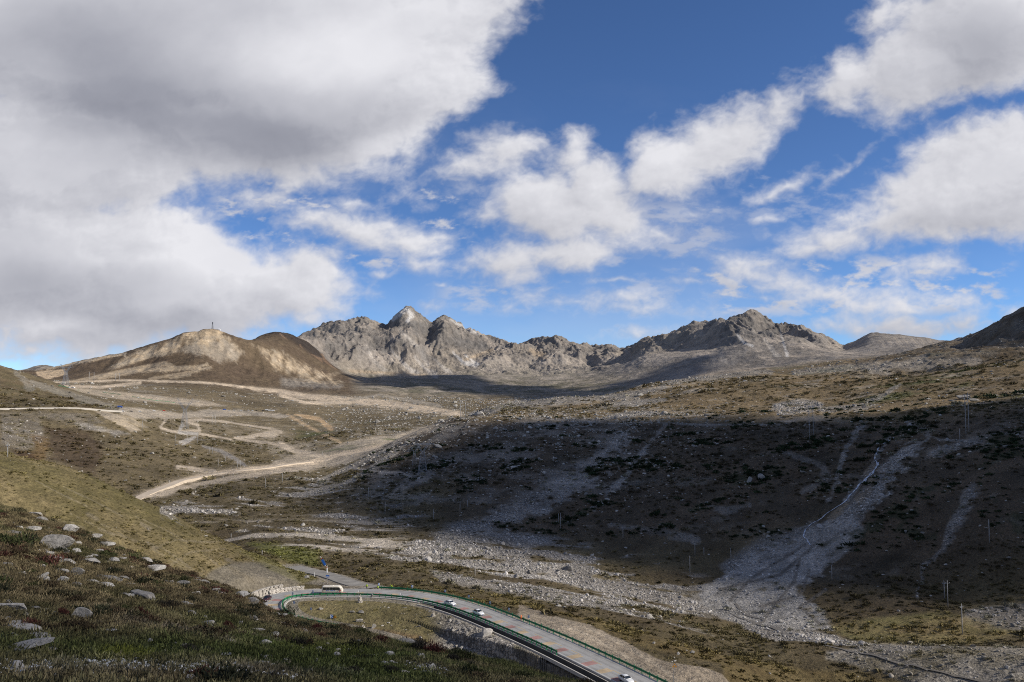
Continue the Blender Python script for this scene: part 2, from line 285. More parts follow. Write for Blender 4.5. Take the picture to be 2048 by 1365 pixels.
def shape_noise():
    global ZG
    n = np.zeros_like(ZG)
    def add(r0, r1, fn, wt=1.0):
        a, b = np.searchsorted(DARR, [r0, r1]); x, y, d = XG[a:b], YG[a:b], DG[a:b]
        w = sstep(d, r0, r0 * 1.15) if r0 > 5 else 1.0
        w = w * (1 - sstep(d, r1 / 1.15, r1)) if r1 < 9000 else w
        n[a:b] += (fn(x, y) * w * (wt[a:b] if isinstance(wt, np.ndarray) else wt)).astype(np.float32)
    fg = 1 - sstep(DG, 110, 150)
    add(5, 160, lambda x, y: fbm(x, y, 22, 3, .5, 3) * .9 + fbm(x, y, 4.2, 4, .55, 8) * .28)
    add(130, 1500, lambda x, y: fbm(x, y, 95, 4, .5, 14) * 2.2 + fbm(x, y, 14, 4, .55, 18) * .45)
    add(900, 3300, lambda x, y: fbm(x, y, 300, 5, .5, 24) * 9)
    add(2100, 3500, lambda x, y: fbm(x, y, 130, 5, .55, 29) * 9, sstep(UG, 700, 780))
    add(1150, 2400, lambda x, y: fbm(x, y, 85, 5, .55, 35, True) * 9 + fbm(x, y, 260, 3, .5, 37) * 8, sstep(UG, 1560, 1720))
    # stony knolls of the dark slope and the plateau above it
    kn = sstep(UG, 640, 900) * sstep(DG, 430, 560) * (1 - sstep(DG, 1700, 2400))
    add(400, 2500, lambda x, y: fbm(x, y, 60, 4, .55, 40) * 1.9 + np.maximum(fbm(x, y, 17, 3, .5, 44), 0) * 1.2, kn)
    # rock mountains
    mt = sstep(DG, 3300, 3900) * sstep(UG, 560, 640)
    mt = np.maximum(mt, sstep(UG, 1380, 1440) * sstep(DG, 2950, 3250) * (1 - sstep(UG, 1660, 1720)))
    mt = np.maximum(mt, .45 * sstep(UG, 1230, 1330) * sstep(DG, 2550, 2900) * (1 - sstep(UG, 1660, 1720)))
    mt = np.maximum(mt, .75 * sstep(UG, 1040, 1120) * sstep(DG, 2900, 3400) * (1 - sstep(UG, 1290, 1360)))
    mt = mt * (1 - .62 * sstep(UG, 1665, 1720) * (1 - sstep(UG, 1900, 1930)))
    rr = sstep(UG, 1890, 1940) * sstep(DG, 1620, 1760) * .55
    mt = np.maximum(mt, rr)
    def rocks(x, y):
        wx = x + fbm(x, y, 500, 3, .5, 50) * 90; wy = y + fbm(x, y, 500, 3, .5, 57) * 90
        g = fbm(wx * .85 + wy * .45, wy * .62 - wx * .38, 430, 6, .5, 60, True)
        g2 = fbm(wx * .9 - wy * .3, wy * .8, 125, 5, .55, 70, True)
        g3 = fbm(wx * .8 + wy * .6, wy * .5 - wx * .3, 190, 5, .55, 77)
        k = ROCKK; hi = sstep(k, 95, 235)
        return (.30 + .70 * hi) * (np.sign(g) * np.abs(g) ** 1.15 - .12) * 82 + (g2 - .1) * 24 * hi + g3 * 14
    ROCKK = ZG[np.searchsorted(DARR, 1500):np.searchsorted(DARR, 9000)] + fbm(XG, YG, 260, 3, .5, 99)[np.searchsorted(DARR, 1500):np.searchsorted(DARR, 9000)] * 45
    add(1500, 9000, rocks, mt.astype(np.float32))
    gl = sstep(DG, 2250, 2600) * (1 - sstep(UG, 640, 720)) + .35 * sstep(UG, 1665, 1720) * sstep(DG, 3000, 3300)
    add(2000, 9000, lambda x, y: fbm(x + y * .25, y * .25, 75, 4, .5, 80, True) * 7 + fbm(x, y, 420, 3, .5, 85) * 10, gl.astype(np.float32))
    Z0 = ZG.copy(); ZG = ZG + n
    # hold the crests at the heights surveyed above (per band of distance)
    for d0, d1, full in ((2350, 3120, 420), (3300, 5200, 420), (1600, 2200, 200)):
        a, b = np.searchsorted(DARR, [d0, d1])
        t0 = (Z0[a:b] / DG[a:b]).max(0); t1 = (ZG[a:b] / DG[a:b]).max(0)
        dl = t0 - t1; kk = np.exp(-.5 * (np.arange(-36, 37) / 12.) ** 2); kk /= kk.sum(); dl = np.convolve(np.pad(dl, 36, mode='wrap'), kk, 'valid')
        if d0 == 2350: dl = dl * (1 - sstep(UG[0], 640, 700))
        if d0 == 1600: dl = dl * sstep(UG[0], 1890, 1930)
        dd = DARR[a:b]; w = sstep(dd, d0, d0 + full) * (1 - sstep(dd, d1 - full * .6, d1))
        ZG[a:b] += (w[:, None] * DG[a:b] * dl[None]).astype(np.float32)
    # the fine teeth of the rock skylines
    a, b = np.searchsorted(DARR, [3700, 5000]); tooth = fbm(XG[a:b], YG[a:b] * .6, 46, 4, .6, 95, True)
    ZG[a:b] += tooth * 9 * mt[a:b]
    return mt
MT = shape_noise()
def z_at(x, y):
    x = np.atleast_1d(np.asarray(x, float)); y = np.atleast_1d(np.asarray(y, float))
    d = np.hypot(x, y); az = np.degrees(np.arctan2(x, y)); az = np.where(az < AZ[0], az + 360, az)
    r = np.clip(np.interp(d, DARR, np.arange(NR)), 0, NR - 1.001); c = np.clip(np.interp(az, AZ, np.arange(NC)), 0, NC - 1.001)
    i = r.astype(int); j = c.astype(int); fr = r - i; fc = c - j
    return (ZG[i, j]*(1-fr)*(1-fc) + ZG[i+1, j]*fr*(1-fc) + ZG[i, j+1]*(1-fr)*fc + ZG[i+1, j+1]*fr*fc)
def hit(u, v, dmin=20, dmax=9000):
    """where the sight line of a photo pixel meets the ground, nearest first, beyond dmin"""
    az, s = ray(u, v); c = min(max(np.interp(az, AZ, np.arange(NC)), 0), NC - 1.001); j = int(c); f = c - j
    a, b = np.searchsorted(DARR, [dmin, dmax]); b = min(b, NR)
    z = ZG[a:b, j] * (1 - f) + ZG[a:b, j + 1] * f; e = z - s * DARR[a:b]
    k = np.where((e[1:] >= 0) & (e[:-1] < 0))[0]
    if e[0] >= 0: d = DARR[a]; zz = z[0]
    elif len(k) == 0:
        i = int(np.argmax(e / DARR[a:b])); d = DARR[a + i]; zz = z[i]
    else:
        i = k[0]; t = -e[i] / (e[i + 1] - e[i]); d = DARR[a + i] * (1 - t) + DARR[a + i + 1] * t; zz = s * d
    A = math.radians(az)
    return Vector((d * math.sin(A), d * math.cos(A), zz)), d
def on_ground(p): return Vector((p[0], p[1], float(z_at(p[0], p[1])[0])))

# ------------------------------------------------------------------ roads: the bench is pressed into the height field
def unproj_z(u, v, z):
    az, s = ray(u, v); d = z / s; A = math.radians(az); return (d * math.sin(A), d * math.cos(A), z)
def catmull(P, step=1.0, closed=False):
    P = [np.array(p, float) for p in P]; out = []
    Q = [2 * P[0] - P[1]] + P + [2 * P[-1] - P[-2]]
    for i in range(1, len(Q) - 2):
        n = max(2, int(np.linalg.norm(Q[i+1][:2] - Q[i][:2]) / step))
        for k in range(n):
            t = k / n; a, b, c, d = Q[i-1:i+3]
            out.append(.5 * ((2*b) + (-a+c)*t + (2*a-5*b+4*c-d)*t*t + (-a+3*b-3*c+d)*t**3))
    out.append(P[-1]); return np.array(out)
def resample(P, step):
    s = np.concatenate([[0], np.hypot(*np.diff(P[:, :2], axis=0).T).cumsum()]); n = max(2, int(round(s[-1] / step)))
    t = np.linspace(0, s[-1], n + 1); return np.stack([np.interp(t, s, P[:, k]) for k in range(3)], 1), t
ROAD_PX = [(1420,1440,-68.4),(1290,1373,-68.8),(1210,1333,-69.1),(1110,1286,-69.5),(1020,1248,-69.8),(940,1217,-70.1),(870,1198,-70.3),(800,1188,-70.5),(720,1184.5,-70.6),(650,1184.5,-70.7),(586,1187,-70.8),(540,1198,-71),(532,1222,-71.2),(572,1247,-71.6),(635,1259,-72),(700,1272,-72.4),(790,1296,-73),(900,1330,-74),(1000,1362,-74.6),(1120,1405,-75.2),(1250,1460,-75.6)]
ROAD = catmull([unproj_z(*p) for p in ROAD_PX], 1.0)
def smooth_path(P, n):
    for _ in range(n):
        P = P.copy(); P[1:-1] = (P[:-2] + 2 * P[1:-1] + P[2:]) / 4
    return P
ROAD, _ = resample(ROAD, 1.0); ROAD = smooth_path(ROAD, 60); ROAD, ROAD_S = resample(ROAD, 1.0)
ROAD_W = 4.5                                            # half width of the asphalt
BR_PX = [(745,1176,-70.6),(700,1165,-72.3),(665,1153,-74.3),(640,1146,-76),(612,1140,-77.6),(585,1133,-79.2)]
BRANCH, _ = resample(catmull([unproj_z(*p) for p in BR_PX], 1.0), 1.0)
def path_frame(P):
    t = np.gradient(P[:, :2], axis=0); t /= np.linalg.norm(t, axis=1, keepdims=True); return t, np.stack([-t[:, 1], t[:, 0]], 1)
def nearest(P, x, y):
    """signed lateral offset (+ = left of travel) and height of the nearest path sample"""
    t, nrm = path_frame(P); off = np.empty(x.shape); zz = np.empty(x.shape); ss = np.empty(x.shape)
    for k in range(0, x.size, 20000):
        dx = x[k:k+20000, None] - P[None, :, 0]; dy = y[k:k+20000, None] - P[None, :, 1]
        i = np.argmin(dx * dx + dy * dy, 1); r = np.arange(len(i))
        lat = dx[r, i] * nrm[i, 0] + dy[r, i] * nrm[i, 1]; dist = np.hypot(dx[r, i], dy[r, i])
        off[k:k+20000] = np.sign(lat) * dist; zz[k:k+20000] = P[i, 2]; ss[k:k+20000] = i
    return off, zz, ss
ROFF = np.full(ZG.shape, 999., np.float32); BOFF = np.full(ZG.shape, 999., np.float32)
def press_road(P, half, left, right, OFF, drop=.35, extra=None):
    x0, x1 = P[:, 0].min() - 40, P[:, 0].max() + 40; y0, y1 = P[:, 1].min() - 40, P[:, 1].max() + 40
    m = (XG > x0) & (XG < x1) & (YG > y0) & (YG < y1); idx = np.nonzero(m)
    off, zz, ss = nearest(P, XG[idx].astype(float), YG[idx].astype(float))
    if extra is not None: base = zz + extra(off, ss) - drop
    else: base = zz - drop
    a = np.abs(off); fall = np.where(off > 0, left, right)
    w = 1 - sstep(a, half, half + fall)
    ZG[idx] = ZG[idx] * (1 - w) + base * w; OFF[idx] = off
# travel runs from the near right end up the far leg, round the tip and back below the viewpoint; + is the island side
def ditch(off, ss):
    # a stone-lined drain on the island side
    return np.where((off > ROAD_W + .9) & (off < ROAD_W + 4.4) & (ss < 118), -1.3, 0.)
press_road(BRANCH, 4.2, 6, 6, BOFF, .3)
press_road(ROAD, ROAD_W + 4.8, 13, 5, ROFF, .32, ditch)
# ------------------------------------------------------------------ what grows and lies where (colour, stoniness, heath)
PU, PV = project(XG, YG, ZG)                              # where each ground point shows in the photo
PU = PU.astype(np.float32); PV = PV.astype(np.float32)
PV = np.where(YG < 1, 9999, PV); 
nA = fbm(XG, YG, 180, 4, .55, 101).astype(np.float32); nB = fbm(XG, YG, 38, 4, .55, 111).astype(np.float32)
nC = fbm(XG, YG, 9, 3, .6, 121).astype(np.float32); nD = fbm(XG, YG, 900, 4, .55, 131).astype(np.float32)
nB2 = fbm(XG + 991, YG - 433, 45, 4, .55, 115).astype(np.float32)
CG = np.zeros(ZG.shape + (3,), np.float32); RK = np.zeros(ZG.shape, np.float32); HS = np.zeros(ZG.shape, np.float32)
BR = np.zeros(ZG.shape, np.float32)                       # bare fine-grained ground (no clumps)
def mixcol(m, c):
    c = np.asarray(c, np.float32); CG[...] = CG * (1 - m[..., None]) + c * m[..., None]
def lerp3(a, b, t): return np.asarray(a, np.float32) * (1 - t[..., None]) + np.asarray(b, np.float32) * t[..., None]
OLIVE = (.185,.150,.072); TAN = (.235,.185,.098); HEATH = (.098,.074,.044); DHEATH = (.062,.050,.030); STONE = (.36,.335,.30); DIRT = (.52,.43,.32); SAND = (.62,.50,.36)
t1 = np.clip(.5 + nB * .9, 0, 1); t2 = np.clip(.5 + nA * .9, 0, 1); t3 = np.clip(.5 + nD * 1.2, 0, 1)
# near slope
fgm = 1 - sstep(DG, 118, 150)
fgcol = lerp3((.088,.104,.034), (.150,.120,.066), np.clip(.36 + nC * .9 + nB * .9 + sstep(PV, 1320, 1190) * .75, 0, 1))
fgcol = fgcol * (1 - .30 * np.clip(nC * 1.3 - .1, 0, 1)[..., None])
h2 = sstep(DG, 118, 150) * (1 - sstep(DG, 352, 372)) * sstep(UG, 700, 560)
h2col = lerp3((.15,.125,.055), (.235,.185,.095), np.clip(.5 + nB * 1.2 + nC * .4, 0, 1))
val = sstep(DG, 118, 150)
valcol = lerp3((.112,.086,.050), (.150,.120,.064), t1)
CG[...] = valcol
CG[...] = CG * (1 - h2[..., None]) + h2col * h2[..., None]
# right slope in heath
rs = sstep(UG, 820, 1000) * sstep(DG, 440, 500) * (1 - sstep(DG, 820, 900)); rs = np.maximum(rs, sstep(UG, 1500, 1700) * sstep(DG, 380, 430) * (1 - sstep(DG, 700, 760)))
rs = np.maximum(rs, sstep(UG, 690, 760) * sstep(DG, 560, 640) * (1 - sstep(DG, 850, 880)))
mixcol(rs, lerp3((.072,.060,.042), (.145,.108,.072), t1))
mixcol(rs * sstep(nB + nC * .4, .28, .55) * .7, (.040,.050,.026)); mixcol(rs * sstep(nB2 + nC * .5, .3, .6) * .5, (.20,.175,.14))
# sunlit plateau
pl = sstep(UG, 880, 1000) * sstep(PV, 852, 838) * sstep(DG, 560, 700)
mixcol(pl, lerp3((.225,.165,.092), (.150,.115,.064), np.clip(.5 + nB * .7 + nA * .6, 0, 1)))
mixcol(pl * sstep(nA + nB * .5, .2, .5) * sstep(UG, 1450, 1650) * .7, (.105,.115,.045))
# left slopes beyond the valley road
lf = sstep(DG, 600, 700) * (1 - sstep(UG, 900, 960)) * (1 - sstep(UG, 640, 760) * (1 - sstep(DG, 1000, 1100)))
mixcol(lf, lerp3((.190,.150,.086), (.135,.106,.062), np.clip(.5 + nB * .6 + nA * .7, 0, 1)))
mixcol(lf * sstep(DG, 1400, 1800), lerp3((.150,.118,.070), (.20,.158,.096), t2))
# big smooth hill
bh = sstep(DG, 2150, 2400) * (1 - sstep(UG, 690, 760))
mixcol(bh, lerp3((.110,.080,.055), (.140,.104,.066), t2))
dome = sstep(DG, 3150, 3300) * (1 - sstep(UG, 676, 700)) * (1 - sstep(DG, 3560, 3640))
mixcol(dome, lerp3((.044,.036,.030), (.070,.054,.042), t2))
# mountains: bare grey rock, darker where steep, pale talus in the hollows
slp = np.hypot(np.gradient(ZG, axis=0) / np.maximum(np.gradient(DG, axis=0), .01), np.gradient(ZG, axis=1) / np.maximum(DG * np.gradient(AZr)[None], .01))
farz = sstep(DG, 2250, 2700) * sstep(UG, 690, 740); farz = np.maximum(farz, sstep(DG, 3100, 3300) * sstep(UG + nA * 10, 676, 700)); farz = np.maximum(farz, sstep(DG, 3540, 3640))
farz = np.maximum(farz, sstep(UG, 1880, 1940) * sstep(DG, 1620, 1700))
nE = fbm(XG + nD * 200, YG, 70, 5, .6, 141).astype(np.float32)
tal = lerp3((.385,.325,.262), (.315,.272,.225), np.clip(.5 + nA * .8 + nE * .5, 0, 1))
mixcol(farz, tal)
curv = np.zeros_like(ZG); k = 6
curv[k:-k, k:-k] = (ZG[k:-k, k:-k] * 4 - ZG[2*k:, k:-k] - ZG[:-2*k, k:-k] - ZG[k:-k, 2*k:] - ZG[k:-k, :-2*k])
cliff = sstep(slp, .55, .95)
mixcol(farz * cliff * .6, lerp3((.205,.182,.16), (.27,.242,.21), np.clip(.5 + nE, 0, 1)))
apron = sstep(DG, 3000, 3400) * sstep(UG, 640, 700) * sstep(-(ZG + nD * 60), -225, -110)
nR = fbm(XG * .9 + YG * .4 + nA * 40, YG * .5 - XG * .3, 120, 6, .6, 147, True).astype(np.float32)
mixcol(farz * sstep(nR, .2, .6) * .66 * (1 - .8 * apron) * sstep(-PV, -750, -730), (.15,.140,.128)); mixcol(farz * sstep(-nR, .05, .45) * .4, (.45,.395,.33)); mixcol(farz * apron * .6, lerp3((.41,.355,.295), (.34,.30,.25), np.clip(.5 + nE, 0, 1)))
mixcol(farz * sstep(nD + nA * .6, .2, .6) * .35 * sstep(UG, 1900, 1500), (.37,.305,.225))
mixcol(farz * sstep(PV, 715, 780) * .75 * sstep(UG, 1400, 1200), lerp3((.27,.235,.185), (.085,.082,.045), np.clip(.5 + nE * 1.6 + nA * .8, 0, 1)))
RK[...] = farz * .35
HS[...] = (1 - farz) * .8
rb = sstep(UG, 1880, 1950) * sstep(DG, 1620, 1720); mixcol(rb, lerp3((.075,.070,.064), (.165,.15,.135), np.clip(.5 + nE * 1.2, 0, 1)))
hm = sstep(UG, 1600, 1760) * sstep(DG, 1150, 1350) * (1 - sstep(DG, 2100, 2500)); mixcol(hm * .8, lerp3((.115,.085,.052), (.20,.175,.14), np.clip(.45 + nE * 1.5 + nB * .5, 0, 1))); RK[...] = np.maximum(RK, hm * sstep(nE, .05, .4) * .8)
# ---- painting by surveyed outlines (photo pixels laid on the ground between two distances)
def _box(pts, mg, dmin, dmax):
    us = [p[0] for p in pts]; vs = [p[1] for p in pts]
    a, b = np.searchsorted(DARR, [dmin, dmax]); c0, c1 = np.searchsorted(AZ[:1481], [ray(min(us) - mg, 900)[0] - .6, ray(max(us) + mg, 900)[0] + .6])
    if max(us) > 2040: c1 = 1490
    if min(us) < 5: c0 = 0
    sub = (slice(a, b), slice(c0, c1)); pu, pv = PU[sub], PV[sub]
    ok = (pu > min(us) - mg) & (pu < max(us) + mg) & (pv > min(vs) - mg) & (pv < max(vs) + mg)
    r, c = np.nonzero(ok); r += a; c += c0
    return r, c
def _segdist(pu, pv, pts, closed=False):
    best = np.full(pu.shape, 1e9, np.float32); tt = np.zeros(pu.shape, np.float32)
    n = len(pts); rng = range(n if closed else n - 1)
    for i in rng:
        (x0, y0), (x1, y1) = pts[i][:2], pts[(i + 1) % n][:2]
        dx, dy = x1 - x0, y1 - y0; l2 = dx * dx + dy * dy + 1e-6
        t = np.clip(((pu - x0) * dx + (pv - y0) * dy) / l2, 0, 1); d = np.hypot(pu - x0 - t * dx, pv - y0 - t * dy)
        m = d < best; best = np.where(m, d, best); tt = np.where(m, (i + t) / max(1, len(rng)), tt)
    return best, tt
def stroke(pts, w, dmin, dmax, rough=.35, soft=.5):
    """pts in photo px, w = half width px (or list). returns (rows, cols, weight)"""
    W = w if isinstance(w, (list, tuple)) else [w, w]
    mg = max(W) * (1.6 + rough) + 6
    r, c = _box(pts, mg, dmin, dmax)
    wm = max(W) * rough
    d, t = _segdist(PU[r, c] + nB2[r, c] * wm * 1.1 + nC[r, c] * wm * .5, PV[r, c] + nB[r, c] * wm * .8 + nC[r, c] * wm * .4, pts)
    ww = np.interp(t, np.linspace(0, 1, len(W)), W)
    q = d / ww + (nC[r, c] * 1.0 + nB[r, c] * .9) * rough
    return r, c, 1 - sstep(q, 1 - soft, 1 + soft * .4)
def poly(pts, dmin, dmax, soft=6, rough=8):
    r, c = _box(pts, soft + rough + 4, dmin, dmax)
    pu, pv = PU[r, c], PV[r, c]; ins = np.zeros(pu.shape, bool); n = len(pts)
    for i in range(n):
        x0, y0 = pts[i]; x1, y1 = pts[(i + 1) % n]
        cond = ((y0 > pv) != (y1 > pv)); xx = (x1 - x0) * (pv - y0) / ((y1 - y0) or 1e-6) + x0
        ins ^= cond & (pu < xx)
    d, _ = _segdist(pu, pv, pts, True); sd = np.where(ins, d, -d) + (nB[r, c] * .9 + nC[r, c] * .6) * rough
    return r, c, sstep(sd, -soft * .5, soft)
def put(m, col=None, op=1.0, rk=None, hs=None, br=None, col2=None):
    r, c, w = m
    w = w * op
    if col is not None:
        cc = np.asarray(col, np.float32)[None]
        if col2 is not None: q = np.clip(.5 + nB[r, c] * .9 + nC[r, c] * .5, 0, 1)[:, None]; cc = cc * (1 - q) + np.asarray(col2, np.float32)[None] * q
        CG[r, c] = CG[r, c] * (1 - w[:, None]) + cc * w[:, None]
    if rk is not None: RK[r, c] = RK[r, c] * (1 - w) + rk * w
    if hs is not None: HS[r, c] = HS[r, c] * (1 - w) + hs * w
    if br is not None: BR[r, c] = BR[r, c] * (1 - w) + br * w
SC1, SC2 = (.44,.40,.345), (.29,.26,.222)
# valley floor: heath with patches of pale scree and gravel flats
put(poly([(330,1010),(420,975),(560,960),(660,950),(760,985),(860,1040),(980,1090),(1100,1140),(1100,1190),(900,1165),(760,1150),(640,1140),(560,1110),(450,1060),(380,1030)], 380, 760), (.128,.102,.060), .7, rk=.10, hs=.8)
r, c = _box([(320,950),(2048,1365)], 0, 300, 700)
pat = fbm(XG[r, c], YG[r, c] * 2.4, 55, 5, .58, 201)
zone = sstep(PV[r, c] - np.interp(PU[r, c], [320,450,600,760,900,1100,1300,1450], [1000,975,945,1000,1055,1075,1120,1165]), -12, 6) * (1 - sstep(PU[r, c], 1350, 1460))
low = np.interp(PU[r, c], [320,560,700,900,1100,1300,1450], [1040,1080,1110,1150,1200,1250,1300]); zone = zone * (1 - sstep(PV[r, c], low - 8, low + 10))
core = np.clip(1 - np.abs(PV[r, c] - np.interp(PU[r, c], [600,800,900,1000,1150,1300,1450], [1050,1075,1095,1115,1145,1190,1230])) / 52, 0, 1) * sstep(PU[r, c], 760, 920)
w = zone * sstep(pat + nC[r, c] * .25 + core * .62, .12, .36)
put((r, c, w), SC1, .95, rk=.95, hs=.06, col2=SC2)
r, c = _box([(330,1000),(840,1130)], 0, 380, 720)
pat = fbm(XG[r, c] * .35, YG[r, c] * 1.5, 26, 4, .55, 221); zz = sstep(PV[r, c], 1035, 1050) * (1 - sstep(PV[r, c], 1098, 1112)) * sstep(PU[r, c], 370, 420) * (1 - sstep(PU[r, c], 760, 840))
put((r, c, zz * sstep(pat, .10, .28)), (.47,.41,.33), .9, rk=.25, hs=.05)
# second strip of blocks along the river, down to the lower right
put(poly([(1010,1150),(1120,1165),(1240,1190),(1350,1215),(1440,1235),(1500,1262),(1560,1290),(1700,1318),(1860,1345),(2060,1380),(2060,1335),(1900,1300),(1760,1290),(1640,1262),(1560,1240),(1430,1205),(1300,1180),(1160,1150)], 290, 460, 5, 7), SC1, .95, rk=1.0, hs=.03, col2=SC2)
put(poly([(860,1140),(1000,1165),(1130,1188),(1260,1222),(1400,1262),(1480,1295),(1450,1300),(1330,1262),(1180,1222),(1040,1190),(880,1165)], 290, 420, 5, 8), SC1, .8, rk=.9, hs=.1, col2=SC2)
put(poly([(1650,1300),(1760,1285),(1900,1290),(2060,1290),(2060,1400),(1900,1400),(1760,1345),(1650,1320)], 240, 330, 6, 10), SC1, .75, rk=.8, hs=.2, col2=(.2,.17,.11))
put(poly([(1930,1220),(2060,1205),(2060,1265),(1980,1262),(1920,1245)], 290, 420, 6, 6), SC2, .8, rk=.8, hs=.2)
# brown heath between the dirt apron and the river
put(poly([(880,1180),(1040,1200),(1180,1235),(1320,1275),(1450,1310),(1560,1330),(1700,1345),(1850,1375),(1850,1480),(1500,1480),(1440,1330),(1290,1300),(1150,1240),(1040,1215),(900,1195)], 200, 320, 6, 6), (.145,.105,.048), .9, rk=.03, hs=.95, col2=(.20,.155,.07))
# dirt apron beyond the outer rail
put(poly([(1040,1212),(1100,1228),(1180,1250),(1250,1282),(1300,1312),(1345,1330),(1400,1332),(1440,1347),(1500,1395),(1380,1420),(1300,1362),(1200,1318),(1100,1270),(1030,1235)], 180, 300, 2, 7), (.39,.32,.235), 1, rk=.04, hs=0, br=1, col2=(.30,.245,.18))
for a in ([(1060,1228),(1160,1262),(1260,1318),(1330,1372)], [(1110,1235),(1220,1275),(1320,1335),(1400,1400)]):
    put(stroke(a, [3,5], 180, 300, .4), (.43,.36,.27), .6)
# grassy flat at the right
put(poly([(1640,1250),(1720,1235),(1880,1218),(1960,1240),(2040,1262),(1960,1290),(1820,1290),(1700,1285)], 280, 420, 10, 8), (.185,.165,.065), .8, rk=.05, hs=.45, col2=(.24,.18,.085))
put(poly([(1480,1200),(1640,1190),(1740,1180),(1880,1190),(1880,1225),(1720,1240),(1640,1255),(1560,1250)], 280, 420, 8, 8), (.115,.085,.05), .5, rk=.15, hs=.8)
# hill below the gravel mound, tracks on the hill, mound
put(poly([(405,1160),(425,1140),(470,1125),(530,1124),(575,1140),(605,1165),(590,1180),(520,1185),(430,1186)], 270, 340, 5, 3), (.245,.21,.16), .95, rk=.10, hs=.04, br=.8, col2=(.20,.175,.13))
put(poly([(500,1100),(600,1140),(640,1162),(600,1168),(540,1140),(470,1100)], 300, 400, 6, 4), (.20,.18,.075), .6)
put(poly([(430,1070),(640,1100),(640,1140),(560,1120),(480,1085)], 372, 450, 10, 6), (.17,.17,.055), .8, rk=.02)
for a in ([(300,1100),(350,1080),(420,1085),(470,1078)], [(335,1135),(380,1105),(450,1098)], [(200,1060),(330,1100),(380,1135)]): put(stroke(a, 2, 230, 350, .3), (.30,.25,.17), .5)
_r = random.Random(21)
for i in range(22):
    u0 = _r.uniform(60, 420); v0 = np.interp(u0, [0,200,400,600], [920,985,1075,1150]) + _r.uniform(10, 95); L0 = _r.uniform(40, 130)
    put(stroke([(u0, v0), (u0 + L0 * .5, v0 + L0 * .24 + _r.uniform(-3, 3)), (u0 + L0, v0 + L0 * .5)], [.8, 1.7], 150, 352, .5), (.31,.26,.17) if i % 2 else (.12,.10,.05), .5, hs=.2 if i % 2 else 1.0)
for i in range(8):
    u0 = _r.uniform(150, 500); v0 = np.interp(u0, [0,200,400,600], [920,985,1075,1150]) + _r.uniform(15, 60); put(stroke([(u0, v0), (u0 + 18, v0 + 12)], [4, 7], 150, 352, .9), (.27,.225,.155), .55, rk=.35, hs=.1)
# road verge, island
put(poly([(560,1195),(700,1188),(860,1205),(940,1240),(1000,1275),(1060,1320),(1200,1400),(1000,1400),(900,1330),(800,1300),(700,1268),(620,1245),(570,1220)], 180, 285, 3, 3), (.235,.19,.095), .95, rk=.05, hs=.35, col2=(.19,.165,.075))
put(poly([(700,1245),(800,1262),(850,1270),(820,1290),(740,1270)], 180, 285, 5, 6), (.21,.135,.07), .7)
put(stroke([(868,1208),(920,1226),(980,1256),(1040,1293),(1090,1330),(1140,1360),(1220,1400)], [5,11,19,30], 180, 290, .35), SC1, .95, rk=1.0, hs=.1, col2=(.22,.19,.15))
m = sstep(ROFF, 7.6, 8.6) * (1 - sstep(ROFF + nC * 4 + nB * 4, 15, 19)) * (ROFF < 60) * sstep(UG, 850, 900) * (DG > 175)
q = np.nonzero(m > .02); put((q[0], q[1], m[q]), SC1, .9, rk=1.0, hs=.12, col2=(.23,.20,.16))
put(stroke([(990,1262),(1030,1285),(1075,1320),(1110,1350)], [5,9,8], 180, 290, .5), (.08,.07,.045), .75, rk=.3, hs=.9)
put(stroke([(590,1203),(640,1190),(720,1190),(860,1205)], [3,3], 200, 290, .3), (.36,.32,.26), .8, rk=.5)
m = (np.abs(ROFF) < ROAD_W + 2.5) & (ROFF < 0); q = np.nonzero(m); put((q[0], q[1], np.ones(len(q[0]))), (.36,.315,.25), .9, rk=.15, hs=0, br=1)
m = (ROFF < ROAD_W + 5.5) & (ROFF > 0); q = np.nonzero(m); put((q[0], q[1], np.ones(len(q[0]))), (.30,.265,.21), .8, rk=.2, hs=0, br=1)
m = np.abs(BOFF) < 5.5; q = np.nonzero(m); put((q[0], q[1], np.ones(len(q[0]))), (.33,.29,.23), .8, rk=.1, hs=0, br=1)
put(poly([(600,1168),(660,1175),(740,1180),(700,1170),(640,1158)], 270, 340, 3, 3), (.30,.26,.20), .8, rk=.3, hs=.1)
# right slope: boulder fields and streaks
rsr = [([(1262,862),(1240,890),(1195,925),(1150,960),(1100,985),(1050,1015),(980,1050),(900,1075)], [5,14,26,34,34,30,26], .9),
 ([(1330,850),(1300,885),(1280,910),(1257,947),(1213,990),(1186,1020)], [6,5,7,6], .8), ([(1730,852),(1715,862),(1694,888),(1680,925),(1676,963),(1655,1000)], [6,8,7,6], .85),
 ([(1826,852),(1845,868),(1812,899),(1790,930),(1762,970),(1728,1000),(1680,1045),(1620,1080),(1540,1110),(1480,1135)], [9,16,17,18,17,30,42,40,30], 1.0),
 ([(1781,876),(1760,905),(1742,940),(1715,975),(1690,1000)], [4,6,6], .9),
 ([(1947,978),(1935,1010),(1905,1055),(1887,1099),(1850,1133),(1840,1170),(1825,1210)], [17,15,13,8,4,2], .85),
 ([(1875,907),(1900,900),(1928,888),(1960,882),(2003,872),(2060,868)], [14,10,8,8,10], .7), ([(1852,868),(1880,880),(1930,882),(2060,900)], [3,2], .7),
 ([(1390,1075),(1350,1070),(1280,1060),(1220,1050)], [8,12,6], .5), ([(1500,1010),(1450,1020),(1400,1010)], [5,10,5], .45), ([(1560,900),(1640,930),(1660,960),(1600,985)], [5,12,6], .4),
 ([(1000,832),(1120,840),(1250,843),(1400,850),(1560,850)], [2,3,2], .8), ([(720,1040),(760,1020),(800,1010),(850,990)], [4,14,8], .4)]
